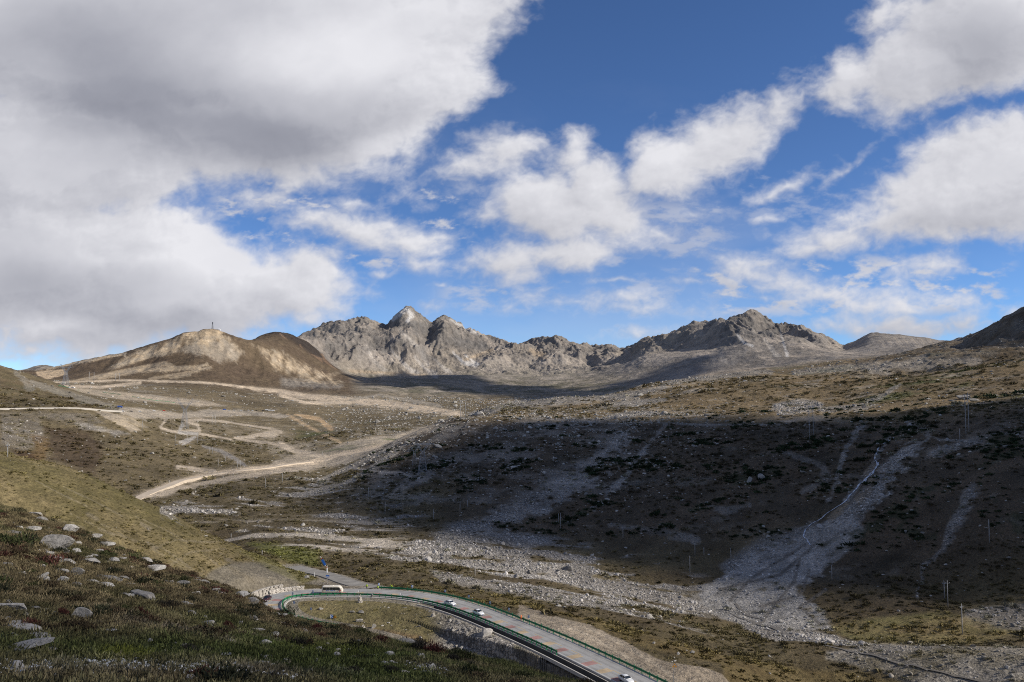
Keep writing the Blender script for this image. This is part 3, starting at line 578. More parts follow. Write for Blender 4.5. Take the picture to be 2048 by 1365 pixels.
for p, w, o in rsr:
    r, c, m = stroke(p, [q * .98 for q in w], 380, 900, .85, .8); m = m * sstep(nC[r, c] * .9 + nB2[r, c] * .9 + m * .85, .0, .65)
    put((r, c, m), (.42,.385,.335), o, rk=.95, hs=.12, col2=(.26,.235,.20))
r, c, m = poly([(1620,1050),(1712,1020),(1722,1060),(1690,1105),(1650,1150),(1600,1180),(1635,1215),(1670,1270),(1560,1270),(1430,1232),(1385,1190),(1440,1150),(1480,1112),(1560,1080)], 330, 520, 10, 22)
ch = fbm(XG[r, c] * .5 + YG[r, c] * .28, (XG[r, c] * .4 - YG[r, c]) * 1.2, 13, 4, .6, 311); m = m * (1 - .75 * sstep(nB[r, c] + nC[r, c] * .5, .28, .6))
put((r, c, m), (.50,.465,.415), .97, rk=.5, hs=.04, col2=(.36,.335,.295)); put((r, c, m * sstep(ch, .05, .45)), (.20,.185,.16), .6)
for a in ([(1610,1090),(1560,1120),(1500,1160),(1460,1200)], [(1600,1120),(1590,1160),(1560,1200),(1530,1235)], [(1640,1080),(1560,1150),(1440,1180)], [(1620,1140),(1600,1190),(1520,1215)], [(1650,1180),(1600,1215),(1640,1250)]):
    put(stroke(a, [3,4], 330, 520, .6), (.17,.15,.125), .75, rk=.3)
for a in ([(1745,960),(1735,985),(1715,1000)], [(1690,1010),(1660,1040)], [(1750,930),(1735,950)]): put(stroke(a, [7,9], 380, 700, .5), (.33,.26,.18), .7)
# bouldery left shoulder of the dark hill
r, c = _box([(620,800),(1420,1060)], 0, 540, 1300)
f = fbm(XG[r, c], YG[r, c], 48, 5, .6, 251); zz = sstep(PU[r, c], 680, 780) * (1 - sstep(PU[r, c], 1150, 1380)) * sstep(PV[r, c], 790, 805)
put((r, c, zz * sstep(f, -.1, .35)), SC1, .42, rk=.62, hs=.5, col2=SC2)
for a in ([(640,962),(700,935),(760,908),(800,880)], [(690,968),(740,940),(790,905),(830,875)], [(600,990),(660,975),(720,960)]): put(stroke(a, [5,6,3], 540, 900, .5), (.43,.38,.31), .8, rk=.7, hs=.2)
put(stroke([(700,935),(760,945),(800,945),(830,958),(850,965)], [2.5,3], 540, 900, .3), (.45,.39,.32), .8, br=1)
put(poly([(815,950),(850,935),(875,945),(860,965),(800,985),(770,1000),(790,975)], 540, 800, 6, 5), (.36,.32,.27), .7, rk=.3)
# plateau stones
r, c = _box([(930,740),(2048,850)], 0, 640, 2400)
f = fbm(XG[r, c], YG[r, c] * 1.4, 70, 5, .6, 261); zz = sstep(PV[r, c], 735, 760)
put((r, c, zz * sstep(f, .12, .5)), SC1, .55, rk=.6, hs=.5, col2=(.30,.25,.18))
for p, w, o in (([(940,830),(1020,810),(1120,800),(1250,793),(1330,776)], [4,9,9,6], .8), ([(1180,845),(1230,832),(1290,826),(1340,832)], [3,6,4], .9), ([(1200,812),(1270,805),(1330,800)], [4,7,4], .9), ([(1320,770),(1400,757),(1470,748),(1540,745)], [4,8,6], .7),
   ([(1550,815),(1600,806),(1640,812),(1560,825)], [8,10,5], .9), ([(1640,820),(1720,815),(1760,795),(1800,770)], [5,9,3], .7), ([(1590,745),(1700,735),(1800,730),(1850,715)], [6,10,8], .5), ([(1740,740),(1850,730),(1960,722)], [5,12,8], .5)):
    put(stroke(p, w, 640, 2500, .6), (.43,.385,.32), o, rk=.9, hs=.2, col2=SC2)
# ---- left side: valley dirt, tracks, cuttings
put(poly([(552,918),(640,903),(690,885),(720,876),(800,868),(860,845),(880,855),(800,885),(745,905),(690,930),(600,946),(520,950)], 760, 1330, 4, 6), (.47,.39,.29), .95, rk=.15, hs=0, br=1, col2=(.38,.32,.24))
put(poly([(300,838),(420,832),(560,840),(600,862),(590,885),(480,886),(440,872),(330,872)], 850, 1550, 10, 18), (.30,.25,.18), .55, rk=.25, hs=.3, col2=(.17,.135,.08))
put(poly([(520,892),(600,880),(680,905),(640,925),(560,925)], 760, 1300, 8, 14), (.40,.34,.26), .6, rk=.3, hs=.1, col2=(.24,.20,.14))
put(poly([(60,768),(200,762),(420,790),(620,800),(880,826),(700,822),(480,806),(280,806),(130,782)], 1250, 2400, 10, 16), (.34,.27,.19), .45, rk=.2, hs=.2, col2=(.17,.135,.085))
tracks = [([(278,997),(330,975),(400,955),(460,944),(540,936),(620,926),(700,906),(760,893)], [8,6,5,5], SAND, 560, 1200), ([(245,1000),(330,985),(470,955),(620,936)], [3,5,4], DIRT, 560, 1000),
 ([(330,842),(322,856),(345,864),(400,862),(395,850),(370,842),(400,840),(470,846),(530,855),(562,864),(548,873),(500,874),(468,877),(496,882),(547,888),(566,893),(595,908),(650,912)], [2.6,2.6,3.2], DIRT, 800, 1500),
 ([(500,874),(548,866)], [4,6], DIRT, 800, 1500), ([(560,888),(590,902),(640,912)], [5,4], DIRT, 800, 1400), ([(365,850),(358,865),(395,868)], [3,3], SC1, 900, 1500), ([(400,868),(470,880)], [2,1.5], DIRT, 900, 1500),
 ([(360,885),(390,875),(365,890)], [3,2], SC1, 900, 1300), ([(405,893),(440,902),(470,918),(490,932)], [2,4,4], SC2, 800, 1300), ([(355,935),(400,940),(430,944)], [4,4], DIRT, 700, 1000),
 ([(575,830),(610,850),(640,866),(680,885)], [3,3], (.45,.33,.20), 1100, 1700), ([(590,828),(640,840),(662,858)], [3,5], (.50,.35,.20), 1100, 1700),
 ([(80,766),(140,764),(250,761),(330,763),(400,765),(470,772),(520,780)], [1.5,2,2,2.5], SAND, 1600, 2600), ([(500,777),(560,784),(610,794),(680,800),(760,806),(850,818),(920,829)], [3,6,7,7,6], SAND, 1400, 2700),
 ([(560,790),(610,806),(700,806)], [3,3], SAND, 1400, 2400), ([(120,772),(200,775),(280,766)], [2,3], SAND, 1500, 2600), ([(700,800),(760,790),(880,812)], [2,3], (.36,.31,.24), 1500, 2700)]
for p, w, col, d0, d1 in tracks: put(stroke(p, [q * 1.9 for q in w], d0, d1, .8, .9), (.36,.30,.22), .45, rk=.3, hs=.15); put(stroke(p, [q * 1.15 for q in w], d0, d1, .4), col, .95, rk=.05, hs=0, br=1, col2=tuple(np.array(col) * .86))
put(poly([(130,774),(200,780),(300,790),(420,803),(455,812),(400,814),(300,806),(220,798),(160,786)], 1150, 2000, 3, 3), (.49,.40,.29), .9, rk=.05, hs=0, br=1, col2=(.38,.32,.24))
put(poly([(235,812),(300,818),(360,826),(420,818),(470,820),(560,826),(580,832),(560,838),(500,832),(440,834),(370,838),(330,840),(270,838),(240,830)], 1080, 1750, 3, 3), (.48,.40,.30), .9, rk=.12, hs=.05, br=1, col2=(.37,.32,.25))
put(poly([(185,822),(215,822),(240,830),(285,862),(262,864),(225,845)], 850, 1300, 2, 3), (.52,.42,.29), .9, br=1, hs=0, col2=(.38,.32,.24))
put(poly([(225,826),(262,832),(300,856),(275,856)], 850, 1300, 2, 3), (.48,.39,.27), .7, br=1, hs=0, col2=(.33,.28,.21))
put(poly([(0,826),(90,824),(180,826),(215,850),(150,848),(80,838),(95,880),(50,905),(0,890)], 650, 1200, 6, 8), SC2, .65, rk=.75, hs=.3, col2=(.22,.18,.12))
put(poly([(150,846),(200,850),(260,868),(230,872),(160,858)], 800, 1150, 4, 6), SC1, .6, rk=.8, hs=.3)
put(poly([(60,868),(95,870),(102,895),(85,925),(60,935),(40,918),(70,895)], 650, 1000, 6, 5), (.17,.105,.045), .6, hs=.25)
put(poly([(85,850),(180,862),(210,900),(190,950),(100,920),(95,880)], 650, 1100, 10, 10), (.075,.050,.033), .7, hs=.9)
put(poly([(20,898),(60,905),(100,935),(170,965),(120,960),(40,925)], 620, 900, 6, 6), (.075,.045,.03), .7, hs=.9)
put(poly([(0,735),(60,760),(140,790),(220,812),(180,815),(0,812)], 1080, 1500, 8, 10), (.105,.092,.048), .6, hs=.8, col2=(.14,.10,.06))
for p, w, o in (([(60,765),(110,782),(190,805),(240,818)], [5,8,8,5], .6), ([(30,745),(60,775)], [5,8], .5)): put(stroke(p, w, 1080, 1520, .7), (.30,.27,.22), o, rk=.6)
# far left lower slopes: patches of green and stones
r, c = _box([(250,760),(960,915)], 0, 1000, 2300)
f = fbm(XG[r, c], YG[r, c], 60, 5, .6, 271); g = fbm(XG[r, c], YG[r, c], 130, 4, .55, 281)
put((r, c, sstep(f, .12, .5) * .8), (.30,.27,.225), .55, rk=.5)
put((r, c, sstep(g, .15, .45) * sstep(PU[r, c], 560, 640) * sstep(PV[r, c], 838, 850)), (.085,.105,.035), .7)
# ---- big hill: pale gullied faces over brown heath
BE = (.50,.385,.25); BG = (.385,.32,.235)
gul = fbm((XG + YG * .15) , YG * .22, 34, 4, .6, 301).astype(np.float32)
def gput(m, col, op, lo, hi, col2=None):
    r, c, w = m; put((r, c, w * sstep(gul[r, c], lo, hi)), col, op, col2=col2)
gput(poly([(250,712),(330,684),(395,663),(440,666),(462,678),(486,704),(474,724),(440,726),(415,712),(380,706),(330,710),(280,722),(215,742)], 2450, 3100, 7, 8), BE, .9, -.55, .15, BG)
put(poly([(352,694),(400,690),(450,676),(486,708),(468,724),(440,727),(412,712),(360,706)], 2450, 3100, 8, 8), (.27,.235,.19), .55, col2=(.33,.285,.225))
put(poly([(360,668),(420,657),(458,664),(430,672),(380,676)], 2600, 3100, 2, 2), BE, .8)
gput(poly([(505,690),(560,704),(610,730),(660,752),(690,768),(640,772),(590,765),(545,735)], 2450, 3200, 9, 8), BE, .85, -.45, .25, BG)
put(poly([(560,752),(620,762),(690,768),(680,780),(560,776)], 2300, 3100, 8, 6), (.27,.24,.20), .7)
for p, w, o in (([(95,738),(175,722),(250,707),(250,712)], [3,3,2], 1), ([(240,728),(330,700),(360,692)], [2,2], .9), ([(130,768),(240,745),(330,728),(350,735)], [4,6,5], .8), ([(200,756),(280,742),(400,735),(415,728)], [4,6,3], .8), ([(300,758),(380,745),(420,736)], [3,4], .6), ([(230,735),(290,716),(330,708)], [3,4], .7), ([(340,757),(380,750)], [3,3], .7), ([(620,762),(690,742),(740,765)], [4,4], .3)):
    put(stroke(p, w, 2200, 3150, .5), BE, o, col2=BG)
put(poly([(70,742),(130,738),(135,750),(95,760),(75,752)], 1900, 3100, 2, 2), (.50,.38,.25), .95)
_r = random.Random(77)
for i in range(34):
    f_ = _r.random(); u0 = 515 + f_ * 165; v0 = 698 + f_ * 62 + _r.uniform(-4, 10); k_ = _r.uniform(.5, 1.5); put(stroke([(u0, v0), (u0 + 12 * k_, v0 + 13 * k_), (u0 + 24 * k_, v0 + 22 * k_)], [.5, 1.6 * _r.uniform(.5, 1.3), .6], 2450, 3200, .7), (.14,.105,.075) if _r.random() < .6 else (.50,.39,.26), _r.uniform(.25, .6))
for p in ([(560,668),(590,700),(640,720)], [(640,700),(650,722),(670,742)], [(600,690),(612,720)]): put(stroke(p, [2,5], 3200, 3700, .6), (.23,.15,.095), .6)
# talus fans and pale faces on the peaks
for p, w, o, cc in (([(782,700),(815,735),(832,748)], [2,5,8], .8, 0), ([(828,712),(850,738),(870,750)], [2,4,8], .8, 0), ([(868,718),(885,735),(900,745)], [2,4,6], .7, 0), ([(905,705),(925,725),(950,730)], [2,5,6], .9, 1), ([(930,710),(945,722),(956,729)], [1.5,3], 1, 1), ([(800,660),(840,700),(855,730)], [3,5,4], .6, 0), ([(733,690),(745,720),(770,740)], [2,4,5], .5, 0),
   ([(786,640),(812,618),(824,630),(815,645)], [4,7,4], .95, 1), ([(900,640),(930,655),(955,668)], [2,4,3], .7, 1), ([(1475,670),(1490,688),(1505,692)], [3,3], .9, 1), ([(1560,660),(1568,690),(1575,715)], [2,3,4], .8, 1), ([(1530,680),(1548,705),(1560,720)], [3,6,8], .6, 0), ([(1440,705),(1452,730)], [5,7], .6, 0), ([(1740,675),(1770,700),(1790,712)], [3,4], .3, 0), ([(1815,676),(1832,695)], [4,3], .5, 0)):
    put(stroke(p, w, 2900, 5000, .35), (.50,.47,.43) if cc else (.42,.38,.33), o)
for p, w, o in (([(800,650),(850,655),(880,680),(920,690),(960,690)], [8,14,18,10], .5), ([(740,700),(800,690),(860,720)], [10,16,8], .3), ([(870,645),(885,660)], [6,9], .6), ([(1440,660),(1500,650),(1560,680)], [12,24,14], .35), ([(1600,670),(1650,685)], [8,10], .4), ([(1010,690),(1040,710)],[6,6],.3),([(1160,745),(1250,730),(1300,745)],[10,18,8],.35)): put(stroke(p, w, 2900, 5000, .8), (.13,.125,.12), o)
put(poly([(1690,684),(1735,668),(1800,670),(1870,680),(1860,700),(1760,712),(1680,706)], 2700, 4300, 5, 5), (.40,.345,.28), .75, col2=(.28,.25,.215))
for i in range(14):
    u0 = 1745 + i * 8.5; put(stroke([(u0, 674), (u0 + 16, 694)], [.8, 1.8], 2900, 4300, .5), (.46,.38,.28) if i % 2 else (.21,.18,.15), .5)
for p, w in (([(1060,700),(1085,712)], [5,8]), ([(700,742),(790,748),(850,752)], [3,4]), ([(930,720),(985,700)], [3,3])): put(stroke(p, w, 2700, 5000, .6), (.44,.34,.23), .6)
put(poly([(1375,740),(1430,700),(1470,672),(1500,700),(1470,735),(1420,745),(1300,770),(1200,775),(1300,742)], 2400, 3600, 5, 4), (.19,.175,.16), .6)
# near slope colours last
CG[...] = CG * (1 - fgm[..., None]) + fgcol * fgm[..., None]
RK[...] = RK * (1 - fgm); HS[...] = HS * (1 - fgm) + fgm * 1.0; BR[...] = BR * (1 - fgm)
put(poly([(180,1300),(240,1298),(300,1312),(280,1322),(200,1322)], 10, 60, 4, 6), (.115,.125,.018), .7)
put(poly([(0,1340),(120,1326),(330,1330),(520,1328),(720,1342),(720,1362),(420,1350),(200,1350),(0,1352)], 10, 60, 5, 8), (.13,.12,.09), .35, rk=.0)
put(poly([(540,1270),(640,1285),(760,1300),(700,1330),(560,1310)], 10, 80, 8, 14), (.085,.095,.022), .5)
m = sstep(nB + nC * .6, .3, .6) * fgm * sstep(PV, 1330, 1250); mixcol(m * .35, (.085,.045,.03)); mixcol(fgm * sstep(-nB + nC * .8, .35, .6) * .6, (.11,.095,.075))
CG *= (1 + .10 * nC[..., None]); CG[...] = np.clip(CG, .01, .7)
# ------------------------------------------------------------------ materials
def mat(name):
    m = bpy.data.materials.new(name); m.use_nodes = True; return m, m.node_tree, m.node_tree.nodes['Principled BSDF']
def NN(nt, t, **k):
    n = nt.nodes.new(t)
    for a, b in k.items(): setattr(n, a, b)
    return n
def plain(name, col, rough=.6, metal=0., var=.12, scale=3., spec=.3, bump=0.):
    m, nt, b = mat(name); tc = NN(nt, 'ShaderNodeTexCoord'); no = NN(nt, 'ShaderNodeTexNoise'); no.inputs['Scale'].default_value = scale; no.inputs['Detail'].default_value = 5
    nt.links.new(tc.outputs['Object'], no.inputs['Vector'])
    mr = NN(nt, 'ShaderNodeMapRange'); nt.links.new(no.outputs[0], mr.inputs[0]); mr.inputs[1].default_value = .3; mr.inputs[2].default_value = .7; mr.inputs[3].default_value = 1 - var; mr.inputs[4].default_value = 1 + var
    mx = NN(nt, 'ShaderNodeVectorMath', operation='SCALE'); mx.inputs[0].default_value = col; nt.links.new(mr.outputs[0], mx.inputs['Scale']); nt.links.new(mx.outputs[0], b.inputs['Base Color'])
    b.inputs['Roughness'].default_value = rough; b.inputs['Metallic'].default_value = metal; b.inputs['Specular IOR Level'].default_value = spec
    if bump:
        bp = NN(nt, 'ShaderNodeBump'); bp.inputs['Strength'].default_value = bump; nt.links.new(no.outputs[0], bp.inputs['Height']); nt.links.new(bp.outputs[0], b.inputs['Normal'])
    return m
def terrain_mat():
    m, nt, b = mat('ground_cover'); L = nt.links
    at = NN(nt, 'ShaderNodeAttribute', attribute_name='Col'); rk = NN(nt, 'ShaderNodeAttribute', attribute_name='stony'); br = NN(nt, 'ShaderNodeAttribute', attribute_name='bare')
    geo = NN(nt, 'ShaderNodeNewGeometry'); pos = geo.outputs['Position']
    def noise(scale, det, rough=.6):
        n = NN(nt, 'ShaderNodeTexNoise'); n.inputs['Scale'].default_value = scale; n.inputs['Detail'].default_value = det; n.inputs['Roughness'].default_value = rough; L.new(pos, n.inputs['Vector']); return n.outputs[0]
    def mt(op, a, b_=None, c=None, clamp=False):
        n = NN(nt, 'ShaderNodeMath', operation=op, use_clamp=clamp)
        for i, q in enumerate((a, b_, c)):
            if q is None: continue
            if isinstance(q, (int, float)): n.inputs[i].default_value = q
            else: L.new(q, n.inputs[i])
        return n.outputs[0]
    def mr(v, a, b_, c, d):
        n = NN(nt, 'ShaderNodeMapRange'); L.new(v, n.inputs[0])
        for i, q in enumerate((a, b_, c, d)): n.inputs[i + 1].default_value = q
        return n.outputs[0]
    n1 = noise(.9, 8, .68); n2 = noise(.055, 9, .65); n3 = noise(.0045, 12, .70)
    f = mt('MULTIPLY', mt('MULTIPLY', mr(n1, .3, .7, .55, 1.45), mr(n2, .3, .7, .68, 1.32)), mr(n3, .3, .7, .74, 1.26))
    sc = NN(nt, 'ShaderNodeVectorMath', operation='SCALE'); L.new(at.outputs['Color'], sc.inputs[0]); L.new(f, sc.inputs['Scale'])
    # block pattern of the scree between the real boulders
    vo = NN(nt, 'ShaderNodeTexVoronoi', feature='F1'); vo.inputs['Scale'].default_value = .8; L.new(pos, vo.inputs['Vector'])
    vd = NN(nt, 'ShaderNodeTexVoronoi', feature='DISTANCE_TO_EDGE'); vd.inputs['Scale'].default_value = .8; L.new(pos, vd.inputs['Vector'])
    st = mt('MULTIPLY', mr(vd.outputs[0], .02, .16, .35, 1.1), mr(NNsep(nt, vo.outputs['Color']), 0, 1, .6, 1.3))
    gate = mt('MULTIPLY', rk.outputs['Fac'], mt('SUBTRACT', 1.0, br.outputs['Fac'])); 
    g2 = mr(gate, .25, .8, 0, .85)
    k = mt('ADD', mt('MULTIPLY', g2, mt('SUBTRACT', st, 1.0)), 1.0)
    sc2 = NN(nt, 'ShaderNodeVectorMath', operation='SCALE'); L.new(sc.outputs[0], sc2.inputs[0]); L.new(k, sc2.inputs['Scale'])
    L.new(sc2.outputs[0], b.inputs['Base Color']); b.inputs['Roughness'].default_value = .95; b.inputs['Specular IOR Level'].default_value = .08
    # relief: three scales so that near and far ground both carry it
    h = mt('ADD', mt('ADD', mt('MULTIPLY', n1, .38), mt('MULTIPLY', n2, 3.6)), mt('MULTIPLY', n3, 34.0))
    h = mt('ADD', h, mt('MULTIPLY', g2, mt('MULTIPLY', vd.outputs[0], .9)))
    bp = NN(nt, 'ShaderNodeBump'); bp.inputs['Strength'].default_value = .8; bp.inputs['Distance'].default_value = 1.0; L.new(h, bp.inputs['Height']); L.new(bp.outputs[0], b.inputs['Normal'])
    return m
def NNsep(nt, c):
    s = NN(nt, 'ShaderNodeSeparateColor'); nt.links.new(c, s.inputs[0]); return s.outputs[0]
M_TERR = terrain_mat()
def sky_mat():
    m = bpy.data.materials.new('clouded_sky'); m.use_nodes = True; nt = m.node_tree; nt.nodes.clear(); L = nt.links
    a = NN(nt, 'ShaderNodeAttribute', attribute_name='cover'); c = NN(nt, 'ShaderNodeAttribute', attribute_name='glow')
    rp = NN(nt, 'ShaderNodeValToRGB'); e = rp.color_ramp.elements; e[0].position = .1; e[0].color = (.19,.20,.25,1); e[1].position = 1; e[1].color = (.82,.82,.86,1)
    q = e.new(.5); q.color = (.335,.345,.40,1); q = e.new(.78); q.color = (.575,.58,.63,1)
    L.new(c.outputs['Fac'], rp.inputs[0]); em = NN(nt, 'ShaderNodeEmission'); L.new(rp.outputs[0], em.inputs[0])
    tr = NN(nt, 'ShaderNodeBsdfTransparent'); mx = NN(nt, 'ShaderNodeMixShader'); L.new(a.outputs['Fac'], mx.inputs[0]); L.new(tr.outputs[0], mx.inputs[1]); L.new(em.outputs[0], mx.inputs[2])
    o = NN(nt, 'ShaderNodeOutputMaterial'); L.new(mx.outputs[0], o.inputs[0]); m.cycles.emission_sampling = 'NONE'
    return m
# ------------------------------------------------------------------ mesh helpers
def fast_mesh(name, co, quads, mats, smooth=True):
    me = bpy.data.meshes.new(name); n = len(co); me.vertices.add(n); me.vertices.foreach_set('co', np.ascontiguousarray(co, np.float32).ravel())
    q = np.ascontiguousarray(quads, np.int32); k = q.shape[1]; me.loops.add(q.size); me.loops.foreach_set('vertex_index', q.ravel())
    me.polygons.add(len(q)); me.polygons.foreach_set('loop_start', np.arange(0, q.size, k, dtype=np.int32)); me.polygons.foreach_set('loop_total', np.full(len(q), k, np.int32))
    me.update(calc_edges=True)
    me.polygons.foreach_set('use_smooth', np.full(len(q), smooth)); 
    for m in (mats if isinstance(mats, (list, tuple)) else [mats]): me.materials.append(m)
    return me
def link(name, me, parent=None):
    o = bpy.data.objects.new(name, me); COL.objects.link(o)
    if parent is not None: o.parent = parent
    return o
def fattr(me, name, v): a = me.attributes.new(name, 'FLOAT', 'POINT'); a.data.foreach_set('value', np.ascontiguousarray(v, np.float32).ravel())
def tag(o, label=None, cat=None, group=None, kind=None):
    if label: o['label'] = label
    if cat: o['category'] = cat
    if group: o['group'] = group
    if kind: o['kind'] = kind
    return o
def build_terrain():
    wrap = np.concatenate([np.arange(NC), [0]])
    def sheet(name, r0, r1, c0=0, c1=None):
        cols = wrap if c1 is None else np.arange(c0, c1)
        r = np.arange(r0, r1); n = len(cols); closed = c1 is None
        cc = cols[:-1] if closed else cols
        X = XG[r0:r1][:, cc]; Y = YG[r0:r1][:, cc]; Z = ZG[r0:r1][:, cc]; w = len(cc)
        co = np.stack([X, Y, Z], -1).reshape(-1, 3)
        i, j = np.meshgrid(np.arange(len(r) - 1), np.arange(w if closed else w - 1), indexing='ij'); j2 = (j + 1) % w
        q = np.stack([i*w+j, i*w+j2, (i+1)*w+j2, (i+1)*w+j], -1).reshape(-1, 4)
        q = q[:, ::-1]
        me = fast_mesh(name, co, q, M_TERR)
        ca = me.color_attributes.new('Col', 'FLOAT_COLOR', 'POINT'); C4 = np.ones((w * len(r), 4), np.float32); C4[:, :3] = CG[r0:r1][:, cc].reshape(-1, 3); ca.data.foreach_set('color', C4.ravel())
        fattr(me, 'stony', RK[r0:r1][:, cc]); fattr(me, 'bare', BR[r0:r1][:, cc])
        return tag(link(name, me), kind='structure')
    a, b = np.searchsorted(DARR, [560, 2280])
    sheet('ground', 0, a + 1); sheet('hills', a, b + 1); sheet('mountains', b, NR)
def build_sky():
    X, Y, al, br = cloud_fields(); R = 24000.0
    n = 1 / np.sqrt(1 + X * X + Y * Y); co = np.stack([X * n * R, n * R, Y * n * R], -1).reshape(-1, 3); h, w = X.shape
    i, j = np.meshgrid(np.arange(h - 1), np.arange(w - 1), indexing='ij'); q = np.stack([i*w+j, i*w+j+1, (i+1)*w+j+1, (i+1)*w+j], -1).reshape(-1, 4)
    keep = al.ravel()[q].max(1) > .002; q = q[keep]
    me = fast_mesh('sky', co, q, sky_mat()); fattr(me, 'cover', al); fattr(me, 'glow', br)
    tag(link('sky', me), kind='structure')
# ------------------------------------------------------------------ small mesh builder
class MB:
    def __init__(s): s.v = []; s.f = []; s.m = []; s.cm = 0
    def add(s, vs, fs):
        o = len(s.v); s.v += [tuple(map(float, v)) for v in vs]; s.f += [tuple(i + o for i in f) for f in fs]; s.m += [s.cm] * len(fs); return s
    def box(s, c, d, rot=0., tilt=None):
        x, y, z = d[0]/2, d[1]/2, d[2]/2
        M = Matrix.Rotation(rot, 3, 'Z')
        if tilt is not None: M = M @ tilt
        P = [Vector(c) + M @ Vector((a*x, b*y, e*z)) for a in (-1, 1) for b in (-1, 1) for e in (-1, 1)]
        return s.add(P, [(0,1,3,2),(4,6,7,5),(0,4,5,1),(2,3,7,6),(0,2,6,4),(1,5,7,3)])
    def rod(s, a, b, r0, r1=None, n=6, caps=True):
        a, b = Vector(a), Vector(b); r1 = r0 if r1 is None else r1; d = (b - a).normalized()
        u = d.orthogonal().normalized(); w = d.cross(u); P = []
        for p, r in ((a, r0), (b, r1)):
            for k in range(n): t = 2*math.pi*k/n; P.append(p + (u*math.cos(t) + w*math.sin(t))*r)
        fs = [(k, (k+1) % n, n+(k+1) % n, n+k) for k in range(n)]
        if caps: fs += [tuple(range(n))[::-1], tuple(range(n, 2*n))]
        return s.add(P, fs)
    def loft(s, secs, cap=True):
        n = len(secs[0]); P = [p for q in secs for p in q]; fs = []
        for i in range(len(secs) - 1):
            for k in range(n): fs.append((i*n+k, i*n+(k+1) % n, (i+1)*n+(k+1) % n, (i+1)*n+k))
        if cap: fs += [tuple(range(n))[::-1], tuple(range((len(secs)-1)*n, len(secs)*n))]
        return s.add(P, fs)
    def build(s, name, mats, parent=None, smooth=False, loc=None, bevel=0.):
        me = bpy.data.meshes.new(name); me.from_pydata(s.v, [], s.f)
        for m in (mats if isinstance(mats, (list, tuple)) else [mats]): me.materials.append(m)
        me.polygons.foreach_set('material_index', s.m); me.polygons.foreach_set('use_smooth', [smooth] * len(s.f)); me.update()
        o = link(name, me, parent)
        if loc is not None: o.location = loc
        if bevel: b = o.modifiers.new('bevel', 'BEVEL'); b.width = bevel; b.segments = 2; b.limit_method = 'ANGLE'
        return o
def empty(name, loc, rz=0., label=None, cat=None, group=None):
    o = bpy.data.objects.new(name, None); COL.objects.link(o); o.location = loc; o.rotation_euler = (0, 0, rz); o.empty_display_size = .2
    return tag(o, label, cat, group)
def dup_tree(root, loc, rz, label=None, group=None, scale=None):
    r = root.copy(); COL.objects.link(r); r.location = loc; r.rotation_euler = (0, 0, rz)
    if scale: r.scale = scale if isinstance(scale, tuple) else (scale,) * 3
    if label: r['label'] = label
    if group: r['group'] = group
    for ch in list(root.children):
        c = ch.copy(); COL.objects.link(c); c.parent = r
        for g in ch.children: q = g.copy(); COL.objects.link(q); q.parent = c
    return r
